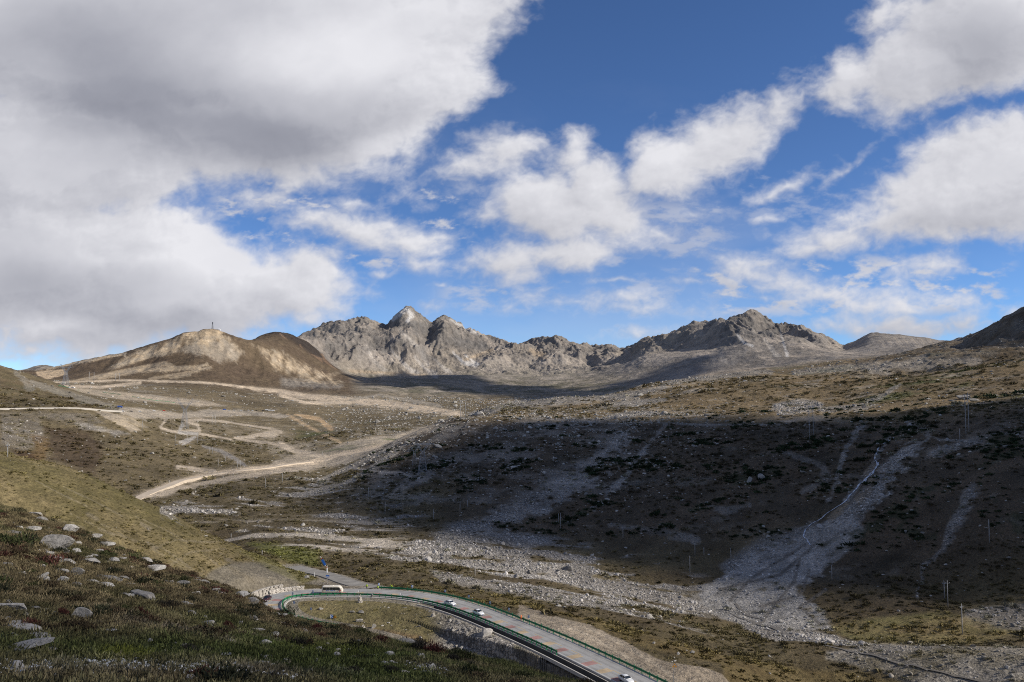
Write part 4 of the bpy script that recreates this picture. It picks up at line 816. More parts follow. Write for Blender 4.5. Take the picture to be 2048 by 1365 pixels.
# ------------------------------------------------------------------ cloud banks whose shadows lie on the slopes (high up to the right, outside the picture)
def vol_mat(dens=.15):
    m = bpy.data.materials.new('cloud_mist'); m.use_nodes = True; nt = m.node_tree; nt.nodes.clear()
    v = NN(nt, 'ShaderNodeVolumePrincipled'); v.inputs['Color'].default_value = (.93, .93, .94, 1); v.inputs['Density'].default_value = dens; v.inputs['Anisotropy'].default_value = .5
    o = NN(nt, 'ShaderNodeOutputMaterial'); nt.links.new(v.outputs[0], o.inputs['Volume']); m.cycles.homogeneous_volume = True
    return m
ALT = 2300.0
def cloud_bank(name, pts, label_d=(20, 9000), soft=30., world=None, T=260., st=12., rough=14., vm_=None):
    """pts: photo outline of the shadow; each point is carried up the sunbeam to the cloud's height"""
    if world is None:
        W = [hit(u, v, label_d[0], label_d[1])[0] for u, v in pts]
    else: W = [on_ground(p) for p in world]
    k = [(ALT - w.z) / SUN.z for w in W]; Q = [(w.x + SUN.x * q, w.y + SUN.y * q) for w, q in zip(W, k)]
    xs = [q[0] for q in Q]; ys = [q[1] for q in Q]; mg = soft * 2 + 20
    gx = np.arange(min(xs) - mg, max(xs) + mg, st); gy = np.arange(min(ys) - mg, max(ys) + mg, st); X, Y = np.meshgrid(gx, gy)
    ins = np.zeros(X.shape, bool); best = np.full(X.shape, 1e9); n = len(Q)
    for i in range(n):
        (x0, y0), (x1, y1) = Q[i], Q[(i+1) % n]
        c = ((y0 > Y) != (y1 > Y)) & (X < (x1 - x0) * (Y - y0) / ((y1 - y0) or 1e-6) + x0); ins ^= c
        dx, dy = x1-x0, y1-y0; t = np.clip(((X-x0)*dx + (Y-y0)*dy) / (dx*dx+dy*dy+1e-6), 0, 1); best = np.minimum(best, np.hypot(X-x0-t*dx, Y-y0-t*dy))
    sd = np.where(ins, best, -best) + fbm(X, Y, max(soft * 3, 60), 4, .5, 401) * rough
    h = T * sstep(sd, -soft, soft * 2.2) ** 1.4
    act = h > .25; w = X.shape[1]
    zt = ALT + h * .6 + np.where(act, .1, 0); zb = ALT - h * .4 - np.where(act, .1, 0)
    ii, jj = np.nonzero(act[:-1, :-1] & act[1:, :-1] & act[:-1, 1:] & act[1:, 1:])
    a = ii*w+jj; N = X.size; top = np.stack([a, a+1, a+w+1, a+w], -1); bot = top[:, ::-1] + N
    e = {}
    for f in top:
        for p, q in ((f[0], f[1]), (f[1], f[2]), (f[2], f[3]), (f[3], f[0])):
            if (q, p) in e: del e[(q, p)]
            else: e[(p, q)] = 1
    side = np.array([(q, p, p + N, q + N) for p, q in e])
    co = np.concatenate([np.stack([X, Y, zt], -1).reshape(-1, 3), np.stack([X, Y, zb], -1).reshape(-1, 3)])
    F4 = np.concatenate([top, bot, side]); used = np.unique(F4); remap = np.zeros(len(co), int); remap[used] = np.arange(len(used))
    me = fast_mesh(name, co[used], remap[F4], vm_ or M_VOL); return tag(link(name, me), kind='stuff')
def build_cloud_banks():
    cloud_bank('clouds', [(640,985),(720,945),(790,925),(860,893),(930,858),(1000,842),(1200,838),(1500,835),(1700,834),(1830,820),(1940,806),(2060,797),(2300,790),(2300,1225),(2060,1215),(1950,1203),(1850,1196),(1740,1208),(1660,1212),(1590,1196),(1500,1190),(1400,1178),(1290,1146),(1180,1120),(1050,1098),(900,1080),(780,1060),(680,1035),(610,1008)], (372, 1400), 20, rough=20, T=34)
    near = [tuple(hit(u, v, 20, 140)[0][:2]) for u, v in ((-60,1118),(60,1128),(150,1150),(260,1172),(380,1192),(470,1222))]
    cloud_bank('clouds', None, world=near + [(-42,92),(-24,104),(0,96),(50,84),(140,80),(220,40),(200,-120),(-200,-120),(-120,10),(-70,38)], soft=7, rough=7, T=20, st=5, vm_=vol_mat(.031))
    cloud_bank('clouds', [(690,752),(750,746),(830,748),(960,755),(1010,768),(1130,776),(1190,776),(1250,762),(1310,738),(1390,716),(1432,708),(1420,742),(1340,768),(1270,786),(1200,800),(1100,800),(1040,800),(960,788),(880,780),(820,776),(750,772)], (1700, 4500), 35, rough=95, T=22, st=16)
    cloud_bank('clouds', [(1940,672),(1985,640),(2020,622),(2060,600),(2300,560),(2300,690),(2050,694),(1990,690),(1930,690)], (1300, 2600), 25, rough=18, T=20, st=14)
# ------------------------------------------------------------------ the road, its drain, rails, signs
def ribbon(name, P, offs, m, i0=0, i1=None, every=1, smooth=True, parent=None, kind='structure', caps=False):
    t, nr = path_frame(P); P = P[i0:i1:every]; nr = nr[i0:i1:every]; n = len(offs)
    co = np.concatenate([np.stack([P[:, 0] + nr[:, 0]*o, P[:, 1] + nr[:, 1]*o, P[:, 2] + dz], -1)[:, None] for o, dz in offs], 1).reshape(-1, 3)
    i, j = np.meshgrid(np.arange(len(P) - 1), np.arange(n - 1), indexing='ij'); q = np.stack([i*n+j, (i+1)*n+j, (i+1)*n+j+1, i*n+j+1], -1).reshape(-1, 4)
    me = fast_mesh(name, co, q[:, ::-1], m, False); o = link(name, me, parent)
    return tag(o, kind=kind) if kind else o
def asphalt(name, c, worn=.12):
    m, nt, b = mat(name); L = nt.links; g = NN(nt, 'ShaderNodeNewGeometry'); fs = []
    for sc_, de, lo, hi in ((.25, 6, 1 - worn, 1 + worn), (3.5, 6, .9, 1.1), (40, 2, .88, 1.12)):
        n = NN(nt, 'ShaderNodeTexNoise'); n.inputs['Scale'].default_value = sc_; n.inputs['Detail'].default_value = de; L.new(g.outputs['Position'], n.inputs['Vector'])
        r = NN(nt, 'ShaderNodeMapRange'); L.new(n.outputs[0], r.inputs[0]); r.inputs[1].default_value = .3; r.inputs[2].default_value = .7; r.inputs[3].default_value = lo; r.inputs[4].default_value = hi; fs.append(r.outputs[0])
    k = NN(nt, 'ShaderNodeMath', operation='MULTIPLY'); L.new(fs[0], k.inputs[0]); L.new(fs[1], k.inputs[1]); k2 = NN(nt, 'ShaderNodeMath', operation='MULTIPLY'); L.new(k.outputs[0], k2.inputs[0]); L.new(fs[2], k2.inputs[1])
    v = NN(nt, 'ShaderNodeVectorMath', operation='SCALE'); v.inputs[0].default_value = c; L.new(k2.outputs[0], v.inputs['Scale']); L.new(v.outputs[0], b.inputs['Base Color']); b.inputs['Roughness'].default_value = .85; b.inputs['Specular IOR Level'].default_value = .2
    return m
def path_at(P, s, off=0.):
    """position, heading at arc sample s (metres), shifted sideways"""
    t, nr = path_frame(P); i = int(min(max(s, 0), len(P) - 1)); f = s - i; j = min(i + 1, len(P) - 1)
    p = P[i] * (1 - f) + P[j] * f; n = nr[i]; return Vector((p[0] + n[0]*off, p[1] + n[1]*off, p[2])), math.atan2(t[i][1], t[i][0])
def s_of_u(P, u, lo, hi, off=0.):
    best = min(((abs(float(project(*path_at(P, s, off)[0])[0]) - u), s) for s in np.arange(lo, hi, .5)))[1]; return best
def build_road():
    global S_TIP
    asp = asphalt('worn_concrete', (.33,.32,.30)); asp2 = asphalt('old_asphalt', (.28,.26,.225), .2)
    paintw = asphalt('white_paint', (.62,.61,.57), .2); painty = asphalt('yellow_paint', (.48,.33,.12), .25)
    redp = asphalt('red_paint', (.35,.20,.175), .3); orp = asphalt('orange_paint', (.43,.33,.21), .3); conc = asphalt('pale_concrete', (.48,.45,.40), .15); dk = asphalt('drain_shade_dark', (.10,.092,.08), .2)
    W = ROAD_W; wear = asphalt('tyre_polished_concrete', (.285,.275,.255), .2)
    ribbon('road', ROAD, [(-W-.25,-.6), (-W,0), (W,0), (W+.25,-.6)], asp)
    ribbon('side_road', BRANCH, [(-3.6,-.5), (-3.4,-.02), (3.4,-.02), (3.6,-.5)], asp2)
    for o_ in (-3.3, -1.2, 1.2, 3.3): ribbon('road_wear', ROAD, [(o_ - .34, .006), (o_ + .34, .006)][::-1], wear)
    # marks: lane edge lines, broken centre line, red and orange slow-down blocks across the inner lane
    ribbon('road_edge_line', ROAD, [(-W+.42,.012), (-W+.27,.012)][::-1], paintw); ribbon('road_edge_line', ROAD, [(W-.42,.012), (W-.27,.012)], paintw)
    n = len(ROAD)
    t, nr = path_frame(ROAD)
    def patches(name, starts, ln, o0, o1, m, z=.012):
        mb = MB()
        for s in starts:
            for k in np.arange(s, s + ln - .01, 1.0):
                a, b = path_at(ROAD, k, o0)[0], path_at(ROAD, k, o1)[0]; e = min(k + 1, s + ln); c, d = path_at(ROAD, e, o1)[0], path_at(ROAD, e, o0)[0]
                mb.add([p + Vector((0, 0, z)) for p in (a, b, c, d)], [(3, 2, 1, 0)])
        tag(mb.build(name, m), kind='structure')
    patches('centre_line', [s for s in np.arange(4, n - 6, 9)], 4.5, -.09, .09, painty)
    patches('red_block_marking', [s for s in np.arange(28, n - 70, 13)], 2.6, .3, W - .5, redp, .008)
    patches('orange_block_marking', [s for s in np.arange(34.5, n - 70, 13)], 2.6, .3, W - .5, orp, .008)
    # stone drain on the island side
    j = n - 40
    je = int(s_of_u(ROAD, 840, 60, 150, 6.))
    ribbon('drain', ROAD, [(5.35,-.6), (5.47,-.12), (5.67,-.12)][::-1], conc, 0, je)
    ribbon('drain_bed', ROAD, [(5.67,-.12), (5.75,-1.32), (7.95,-1.36), (8.03,-.10)][::-1], dk, 0, je)  # wall and bed: shade inside the drain put into the dark stone colour
    ribbon('drain_lip', ROAD, [(8.03,-.10), (8.40,-.07), (8.45,-.9)][::-1], conc, 0, je)
    ribbon('kerb', ROAD, [(5.45,-.7), (5.47,-.12), (6.15,-.12), (6.20,-.7)][::-1], conc, je, j)
def guardrail(name, P, off, s0, s1, step, label):
    gm = M_RAIL; p0, _ = path_at(P, s0, off); root = empty(name, p0, 0, label, 'guardrail')
    sg = 1 if off > 0 else -1                                 # side facing away from the traffic
    prof = [(-.00,.16),(.05,.24),(.05,.36),(-.035,.45),(.05,.54),(.05,.66),(.0,.74)]
    mb = MB(); t, nr = path_frame(P); secs = []
    for s in np.arange(s0, s1 + .01, 1.0):
        q, _ = path_at(P, s, off); i = int(min(s, len(P) - 1)); nn = Vector((nr[i][0], nr[i][1], 0)) * -sg
        fr = [q + nn * (.10 + a) + Vector((0, 0, z + .12)) - p0 for a, z in prof]; bk = [q + nn * (.10 + a - .012) + Vector((0, 0, z + .12)) - p0 for a, z in prof[::-1]]
        secs.append(fr + bk)
    mb.loft(secs); mb.build('beam', gm, root)
    pm = MB(); pm.box((0, 0, .14), (.15, .15, 1.85)); post0 = None
    for s in np.arange(s0 + .3, s1, step):
        q, h = path_at(P, s, off)
        if post0 is None:
            o = pm.build('post', gm, root); post0 = o
            bl = MB().box((0, -sg * .09 * 1, .66), (.12, .1, .3)).build('spacer', gm, post0); sp0 = bl
        else:
            o = post0.copy(); COL.objects.link(o); o.parent = root
            b = sp0.copy(); COL.objects.link(b); b.parent = o
        o.location = q - p0; o.rotation_euler = (0, 0, h)
    return root
def chevron_sign(loc, rz, label, kind='blue', h=1.9, group=None):
    r = empty('chevron_sign', loc, rz, label, 'road sign', group)
    MB().rod((0, 0, -.3), (0, 0, h), .035, n=6).build('post', M_GALV, r)
    MB().box((0, -.045, h - .2), (.62, .03, .78)).build('board', M_BLUE if kind == 'blue' else M_GREY, r)
    if kind == 'blue':
        mb = MB()
        for s in (-1, 1): mb.add([(-.24, -.064, h-.2), (-.06, -.064, h-.2), (.16, -.064, h-.2+s*.34), (-.02, -.064, h-.2+s*.34)], [(0, 1, 2, 3) if s < 0 else (3, 2, 1, 0)])
        mb.box((.22, -.066, h - .2), (.14, .004, .76)); mb.build('arrow', M_WHITE, r)
    else: MB().box((-.1, -.064, h - .2), (.32, .004, .7)).build('stripe', M_WHITE, r)
    return r
def stone(mb, c, d, rnd, rz=None, sub=1):
    """a chipped angular block"""
    bm = bmesh.new(); bmesh.ops.create_icosphere(bm, subdivisions=sub, radius=1)
    M = Matrix.Rotation(rnd.uniform(0, 6.28) if rz is None else rz, 3, 'Z') @ Matrix.Rotation(rnd.uniform(-.25, .25), 3, 'X')
    vs = []
    for v in bm.verts:
        p = v.co; q = Vector([math.copysign(abs(a) ** .62, a) for a in p]); q = Vector((q.x*d[0]/2, q.y*d[1]/2, q.z*d[2]/2)) * rnd.uniform(.84, 1.1); vs.append(M @ q + Vector(c))
    fs = [tuple(v.index for v in f.verts) for f in bm.faces]; bm.free(); mb.add(vs, fs)
def build_roadside():
    n = len(ROAD)
    sA = s_of_u(ROAD, 1114, 10, 130, 4.95); sB = s_of_u(ROAD, 696, 160, n - 5, 4.95)
    guardrail('guardrail', ROAD, 4.95, sA, sB, 2.45, 'green steel guardrail running round the inside of the hairpin bend')
    sC = s_of_u(ROAD, 756, 60, 200, -5.15)
    guardrail('guardrail', ROAD, -5.15, 3, sC, 3.0, 'green guardrail along the outer edge of the straight road, ending near the men in yellow')
    # outer row of blue chevron signs, inner row seen round the bend
    px = [826, 891, 937, 980, 1018, 1057]; words = ['farthest up the outer edge of the road', 'second from the far end of the outer row', 'above the leading white car, behind the outer rail', 'fourth down the row behind the outer rail', 'just up the road from the orange-clad worker', 'just down the road from the orange-clad worker']
    for u, w in zip(px, words):
        s = s_of_u(ROAD, u, 5, 220, -6.1); p, h = path_at(ROAD, s, -6.1); chevron_sign(on_ground(p), h + math.pi + .55, 'blue and white chevron sign ' + w, group='chevron signs round the bend')
    for u, lo, hi, w, k in ((802, 60, 150, 'grey-backed chevron sign behind the inner rail, right of the big cairn', 'g'), (717, 90, 170, 'grey-backed chevron sign rising behind the big cairn by the inner rail', 'g'), (625, 110, 190, 'dark-backed chevron sign at the inner rail just behind the coach', 'b'), (585, 130, 200, 'blue chevron sign at the top of the hairpin bend near the maroon car', 'b')):
        s = s_of_u(ROAD, u, lo, hi, 5.4); p, h = path_at(ROAD, s, 5.4); q = on_ground(p); q.z = p.z - .1; chevron_sign(q, .2 if k == 'g' else -.4, w, 'grey' if k == 'g' else 'blue', group='chevron signs round the bend')
    for (u, v, w) in ((588, 1216, 'small blue chevron sign inside the tip of the hairpin'), (622, 1229, 'blue chevron sign standing on the grass inside the hairpin bend')):
        chevron_sign(hit(u, v, 180, 290)[0], -.3, w, group='chevron signs round the bend')
    s = s_of_u(ROAD, 757, 60, 200, -6.2); p, h = path_at(ROAD, s, -6.2); chevron_sign(on_ground(p), .2, 'blue and white chevron sign beside the crouching man at the end of the outer rail', group='chevron signs round the bend')
    # route sign with K and the orange warning sign beside it
    p = hit(663, 1243, 180, 290)[0]; r = empty('route_sign', p, 0, 'square blue and white arrow sign on the grass where the inner rail ends', 'road sign')
    MB().rod((0, 0, -.2), (0, 0, 1.6), .04).build('post', M_GALV, r); MB().box((0, -.06, 1.5), (.95, .04, 1.05)).build('board', M_BLUE, r)
    mb = MB(); mb.box((-.28, -.085, 1.5), (.24, .01, .9))
    for q in (-1, 1): mb.add([(-.1,-.09,1.5),(.08,-.09,1.5),(.42,-.09,1.5+q*.44),(.2,-.09,1.5+q*.44)], [(0,1,2,3) if q < 0 else (3,2,1,0)])
    mb.build('arrow', M_WHITE, r)
    def tri(mb, cx, cz, w, y): mb.add([(cx-w/2, y, cz), (cx+w/2, y, cz), (cx, y, cz+w*.9), (cx-w/2, y+.02, cz), (cx+w/2, y+.02, cz), (cx, y+.02, cz+w*.9)], [(0,1,2),(5,4,3),(0,3,4,1),(1,4,5,2),(2,5,3,0)])
    p = hit(670, 1243, 180, 290)[0]; r = empty('warning_sign', p, 0, 'orange triangular warning sign right beside the blue arrow sign', 'road sign')
    MB().rod((0, 0, -.2), (0, 0, 1.5), .04).build('post', M_GALV, r); mb = MB(); tri(mb, 0, 1.0, .95, -.05); mb.build('board', M_ORANGE, r)
    mb = MB(); tri(mb, 0, 1.14, .5, -.062); mb.build('symbol', M_DARK, r)
    p = hit(1346, 1372, 150, 260)[0]; r = empty('warning_sign', p, 0, 'tall thin post carrying three small orange triangles on the dirt apron', 'road sign')
    p2 = 4.6; MB().rod((0, 0, -.3), (.35, 0, p2), .05).build('post', M_GALV, r)
    for cx, cz in ((.1, p2 - .35), (.72, p2 - .35), (.42, p2 + .12)): mb = MB(); tri(mb, cx, cz, .52, -.08); mb.build('triangle_board', M_ORANGE, r)
    # boom barrier on the side road: striped arm raised, blue boards
    pb = hit(654, 1147, 280, 380)[0]; r = empty('boom_barrier', pb, 0, 'red and white striped boom barrier raised over the side road, blue board on its arm', 'barrier')
    MB().box((0, 0, .9), (.45, .45, 2.2)).build('housing', M_WHITE, r, bevel=.03)
    MB().rod((0, 0, 1.5), (0, 0, 3.2), .1).build('mast', M_WHITE, r)
    a = Vector((0, -.1, 2.2)); d = Vector((-.52, 0, .855)); arm = MB()
    for k in range(8): arm.cm = k % 2; arm.rod(a + d * k * .68, a + d * (k + 1) * .68, .09, n=6)
    arm.build('arm', [M_RED, M_WHITE], r)
    bd = MB(); c = a + d * 2.7; side = Vector((.855, 0, .52)); P = [c + d*i*1.35 + side*j*.5 + Vector((0, -.1, 0)) for i, j in ((-1,-1),(1,-1),(1,1),(-1,1))]; bd.add(P + [q + Vector((0, .03, 0)) for q in P], [(0,1,2,3),(7,6,5,4),(0,4,5,1),(1,5,6,2),(2,6,7,3),(3,7,4,0)]); bd.build('board', M_BLUE, r)
    # blue direction board on its own pole, white bollard
    p = hit(655, 1168, 260, 340)[0]; r = empty('direction_sign', p, 0, 'small rectangular blue direction board on a slim pole above the coach', 'road sign')
    MB().rod((0, 0, -.3), (0, 0, 3.2), .05).build('pole', M_GALV, r); MB().box((0, -.08, 2.75), (1.25, .05, .8)).build('board', M_BLUE, r); MB().box((0, -.112, 2.66), (.95, .01, .14)).build('lettering_band', M_WHITE, r)
    p = hit(629, 1156, 280, 400)[0]; r = empty('marker_post', p, 0, 'white marker post at the left edge of the side road', 'post'); MB().rod((0, 0, -.2), (0, 0, 2.1), .12, n=8).build('post_body', M_WHITE, r)
    # dry stone retaining wall, two tiers
    rnd = random.Random(5)
    for (u0, u1, off, hh, lab) in ((470, 566, -6.6, 2.3, 'long dry stone retaining wall of pale blocks above the outside of the bend'), (540, 608, -5.6, 1.15, 'low dry stone wall of pale blocks at the foot of the gravel mound')):
        s1 = s_of_u(ROAD, u0, 110, 190, off); s0 = s_of_u(ROAD, u1, 100, 185, off); s0, s1 = min(s0, s1), max(s0, s1); mb = MB(); p0, _ = path_at(ROAD, s0, off)
        for s in np.arange(s0, s1, 1.0): q, h = path_at(ROAD, s + .5, off - .95); mb.box(q - p0 + Vector((0, 0, hh / 2 - .55)), (1.9, .9, hh + .5), h)
        z = -.4
        while z < hh:
            s = s0 + rnd.uniform(0, .4)
            while s < s1:
                w = rnd.uniform(.45, 1.0); q, h = path_at(ROAD, s, off - .12 * z); stone(mb, q - p0 + Vector((0, 0, z)), (w * 1.6, .85, rnd.uniform(.42, .6)), rnd, h); s += w * .75
            z += .34
        tag(mb.build('stone_wall', M_STONE2, loc=p0), lab, 'wall')
# ------------------------------------------------------------------ vehicles
def ring(x, hw, z0, z1, r=.12, n=3):
    P = []
    for cy, cz, a0 in ((hw - r, z0 + r, -90), (hw - r, z1 - r, 0), (-hw + r, z1 - r, 90), (-hw + r, z0 + r, 180)):
        for k in range(n + 1): a = rad(a0 + 90 * k / n); P.append((x, cy + r * math.cos(a), cz + r * math.sin(a)))
    return P
def wheels(root, xs, y, R, wdt):
    for x in xs:
        for s in (-1, 1):
            w = MB().rod((x, s*(y-wdt), R), (x, s*y, R), R, n=20).build('wheel', M_TYRE, root, bevel=.02)
            MB().rod((x, s*(y-.02), R), (x, s*(y+.012), R), R*.6, n=14).build('rim', M_GALV, w)
def make_car(loc, rz, paint, label, h=1.47, roof_f=.3, group=None, tailred=True):
    r = empty('car', loc, rz, label, 'car', group)
    b = MB(); b.loft([ring(-2.28,.70,.42,.86,.14), ring(-2.2,.80,.28,.98,.16), ring(-1.7,.88,.22,1.02,.16), ring(-.6,.90,.20,.98,.16), ring(.6,.90,.20,.95,.16), ring(1.3,.89,.22,.90,.16), ring(1.9,.84,.24,.80,.16), ring(2.22,.74,.28,.68,.14), ring(2.32,.62,.36,.58,.1)])
    # glasshouse
    zt = h
    def lvl(z, x0, x1, w, c=.16): return [(x0+c,-w,z),(x1-c,-w,z),(x1,-w+c,z),(x1,w-c,z),(x1-c,w,z),(x0+c,w,z),(x0,w-c,z),(x0,-w+c,z)]
    b.loft([lvl(.90,-1.95,1.15,.82), lvl(1.08,-1.72,.82,.79), lvl(zt-.10,-1.02,.02+roof_f,.64), lvl(zt,-.80,-.12+roof_f,.56,.14)])
    b.build('body', paint, r, True, bevel=.0)
    g = MB(); e = .015
    g.add([(.98,-.74,1.02),(.98,.74,1.02),(.10+roof_f,.58,zt-.04),(.10+roof_f,-.58,zt-.04)], [(0,1,2,3)]); g.build('windscreen', M_GLASS, r)
    g = MB(); g.add([(-1.84,-.7,1.04),(-1.84,.7,1.04),(-1.08,.56,zt-.05),(-1.08,-.56,zt-.05)], [(3,2,1,0)]); g.build('rear_window', M_GLASS, r)
    for s in (-1, 1):
        for a, c, d, f in ((-1.58,-.40,-.98,-.40), (-.34,.76,-.34,.10+roof_f*.8)):
            g = MB(); y0, y1 = s*.835, s*.672; g.add([(a,y0,1.0),(c,y0,1.0),(f,y1,zt-.10),(d,y1,zt-.10)], [(0,1,2,3) if s < 0 else (3,2,1,0)]); g.build('side_window', M_GLASS, r)
        MB().box((.72, s*.95, 1.02), (.16,.2,.13)).build('wing_mirror', paint, r, bevel=.02)
        MB().box((2.12, s*.60, .62), (.26,.30,.14), rot=-s*.5).build('headlight', M_LAMP, r, bevel=.03)
        MB().box((-2.2, s*.62, .80), (.14,.30,.15), rot=s*.3).build('tail_light', M_TAIL, r, bevel=.02)
    MB().box((2.30,0,.50), (.06,.9,.16)).build('grille', M_DARK, r); MB().box((2.35,0,.40), (.02,.44,.14)).build('number_plate', M_PLATE, r); MB().box((-2.3,0,.62), (.02,.44,.14)).build('number_plate', M_PLATE, r)
    wheels(r, (-1.38, 1.38), .88, .33, .22); return r
def make_bus(loc, rz, label):
    r = empty('coach', loc, rz, label, 'bus'); L = 3.55
    b = MB(); b.loft([ring(-L,.90,.55,2.30,.2), ring(-L+.12,1.0,.42,2.5,.24), ring(-L+.6,1.03,.38,2.58,.24), ring(1.8,1.03,.38,2.60,.24), ring(2.5,1.03,.38,2.52,.24), ring(L-.45,1.0,.40,2.0,.24), ring(L-.1,.95,.42,1.35,.2), ring(L,.86,.5,1.15,.15)]); b.build('body', M_CREAM, r, True)
    for s in (-1, 1):
        for k in range(5):
            x0 = -3.1 + k*1.12; g = MB(); y = s*1.05; g.add([(x0,y,1.36),(x0+1.06,y,1.36),(x0+1.06,y,2.24),(x0,y,2.24)], [(0,1,2,3) if s < 0 else (3,2,1,0)]); g.build('side_window', M_GLASS, r)
        g = MB(); y = s*1.05; g.add([(2.52,y,1.4),(3.0,y,1.4),(2.62,y,2.05),(2.52,y,2.1)], [(0,1,2,3) if s < 0 else (3,2,1,0)]); g.build('side_window', M_GLASS, r)
        g = MB()
        for x in (-1.9,-1.35,-.3,.25,.8): g.box((x, s*1.04, 1.12), (.36,.012,.2))
        g.build('blue_lettering_marks', M_BLUE, r)
        g = MB(); g.box((2.75, s*1.03, 1.05), (.7,.02,.35), tilt=Matrix.Rotation(-.5*1, 3, 'Y')); g.build('red_decal', M_RED, r)
        MB().box((L-.15, s*1.22, 1.8), (.12,.2,.36)).build('wing_mirror', M_DARK, r); MB().box((L-.06, s*.7, .8), (.12,.32,.2)).build('headlight', M_LAMP, r); MB().box((-L-.0, s*.82, .95), (.1,.18,.34)).build('tail_light', M_TAIL, r)
    g = MB(); g.add([(L-.12,-.85,1.32),(L-.12,.85,1.32),(2.55,.82,2.42),(2.55,-.82,2.42)], [(0,1,2,3)]); g.build('windscreen', M_GLASS, r)
    g = MB(); g.add([(-L-.012,-.84,.9),(-L-.012,.84,.9),(-L-.012,.80,2.22),(-L-.012,-.80,2.22)], [(3,2,1,0)]); g.build('rear_window', M_GLASS, r)
    MB().box((-.4,0,2.64), (1.4,1.1,.14)).build('roof_vent', M_CREAM, r, bevel=.04)
    wheels(r, (-2.05, 2.1), 1.0, .40, .26); return r
def small_car(name, loc, rz, m, label, cat, group, big=False):
    b = MB()
    if big:
        b.loft([ring(-3.2,1.05,.7,2.9,.1), ring(1.4,1.05,.7,2.9,.1)]); b.loft([ring(1.5,1.0,.5,2.3,.15), ring(2.6,1.0,.5,2.2,.2), ring(3.0,.95,.5,1.4,.2)])
    else:
        b.loft([ring(-2.2,.78,.3,.9,.14), ring(-1.6,.88,.22,1.0,.16), ring(1.2,.88,.22,.92,.16), ring(2.2,.72,.3,.7,.14)]); b.loft([ring(-1.6,.75,.9,1.0,.04), ring(-1.0,.65,.9,1.5,.1), ring(.2,.65,.9,1.5,.1), ring(1.0,.75,.9,1.0,.04)])
    b.cm = 1
    for x in ((-2, 2) if big else (-1.35, 1.35)):
        for s in (-1, 1): b.rod((x, s*.7, .35), (x, s*.92, .35), .35, n=10)
    o = b.build(name, [m, M_TYRE], None, False, loc); o.rotation_euler = (0, 0, rz); return tag(o, label, cat, group)
# ------------------------------------------------------------------ people
def person(loc, rz, label, pose, coat, trousers, group=None):
    r = empty('person', loc, rz, label, 'person', group)
    J = dict(pel=(0,0,.95), sp=(0,.0,1.2), ch=(0,0,1.42), nk=(0,.0,1.56), hd=(0,.02,1.72), lh=(-.1,0,.92), lk=(-.12,.03,.5), la=(-.12,0,.08), lt=(-.12,.16,.03), rh=(.1,0,.92), rk=(.12,.03,.5), ra=(.12,0,.08), rt=(.12,.16,.03), ls=(-.19,0,1.46), le=(-.27,.0,1.17), lw=(-.27,.1,.92), rs=(.19,0,1.46), re=(.27,.0,1.17), rw=(.27,.1,.92))
    J.update(pose); R = dict(pel=.15, sp=.14, ch=.16, nk=.06, hd=.10, lh=.09, lk=.06, la=.045, lt=.04, rh=.09, rk=.06, ra=.045, rt=.04, ls=.07, le=.045, lw=.03, rs=.07, re=.045, rw=.03)
    names = list(J); V = [J[k] for k in names]; E = [('pel','sp'),('sp','ch'),('ch','nk'),('nk','hd'),('pel','lh'),('lh','lk'),('lk','la'),('la','lt'),('pel','rh'),('rh','rk'),('rk','ra'),('ra','rt'),('ch','ls'),('ls','le'),('le','lw'),('ch','rs'),('rs','re'),('re','rw')]
    E = [(names.index(a), names.index(b)) for a, b in E]; rads = [R[k] for k in names]
    # top of the head, and a palm with four fingers and a thumb on each wrist
    hd = Vector(J['hd']); V.append(tuple(hd + Vector((0, 0, .07)))); rads.append(.085); E.append((names.index('hd'), len(V) - 1))
    for w, e_ in (('lw', 'le'), ('rw', 're')):
        W = Vector(J[w]); d = (W - Vector(J[e_])).normalized(); s = d.orthogonal().normalized(); V.append(tuple(W + d*.07)); rads.append(.03); pi = len(V) - 1; E.append((names.index(w), pi))
        for k, ln in enumerate((.07, .08, .075, .06)):
            V.append(tuple(W + d*(.07 + ln) + s*(k - 1.5)*.022 + d.cross(s)*.015)); rads.append(.009); E.append((pi, len(V) - 1))
        V.append(tuple(W + d*.07 + s*.06)); rads.append(.01); E.append((names.index(w), len(V) - 1))
    me = bpy.data.meshes.new('body'); me.from_pydata(V, E, []); me.materials.append(M_SKIN); o = link('body', me, r)
    sk = o.modifiers.new('skin', 'SKIN'); lay = me.skin_vertices[0] if me.skin_vertices else None
    if lay is None:
        bm = bmesh.new(); bm.from_mesh(me); bm.verts.layers.skin.verify(); bm.to_mesh(me); bm.free(); lay = me.skin_vertices[0]
    for i, q in enumerate(rads): lay.data[i].radius = (q, q * .85)
    lay.data[0].use_root = True; o.modifiers.new('sub', 'SUBSURF').levels = 1; o.modifiers['sub'].render_levels = 1
    def tube(name, chains, k, m):
        mb = MB()
        for ch in chains:
            for a, b in zip(ch[:-1], ch[1:]):
                A, B = Vector(J[a]), Vector(J[b]); mb.rod(A, B, R[a]*k + .02, R[b]*k + .02, n=9)
        return mb.build(name, m, r, True)
    tube('trousers', [('pel','lh','lk','la'), ('pel','rh','rk','ra')], 1.08, trousers); tube('jacket', [('pel','sp','ch','nk'), ('ch','ls','le','lw'), ('ch','rs','re','rw')], 1.1, coat)
    MB().rod(hd + Vector((0, 0, .03)), hd + Vector((0, -.01, .14)), .105, .07, n=10).build('cap', M_DARK, r, True)
    f = MB()
    for s in (-1, 1): f.box(hd + Vector((s*.035, .085, .01)), (.02, .02, .012))
    f.box(hd + Vector((0, .085, -.05)), (.045, .015, .01)); f.build('face_features', M_DARK, r); MB().box(hd + Vector((0, .10, -.02)), (.022, .03, .035)).build('nose', M_SKIN, r)
    return r
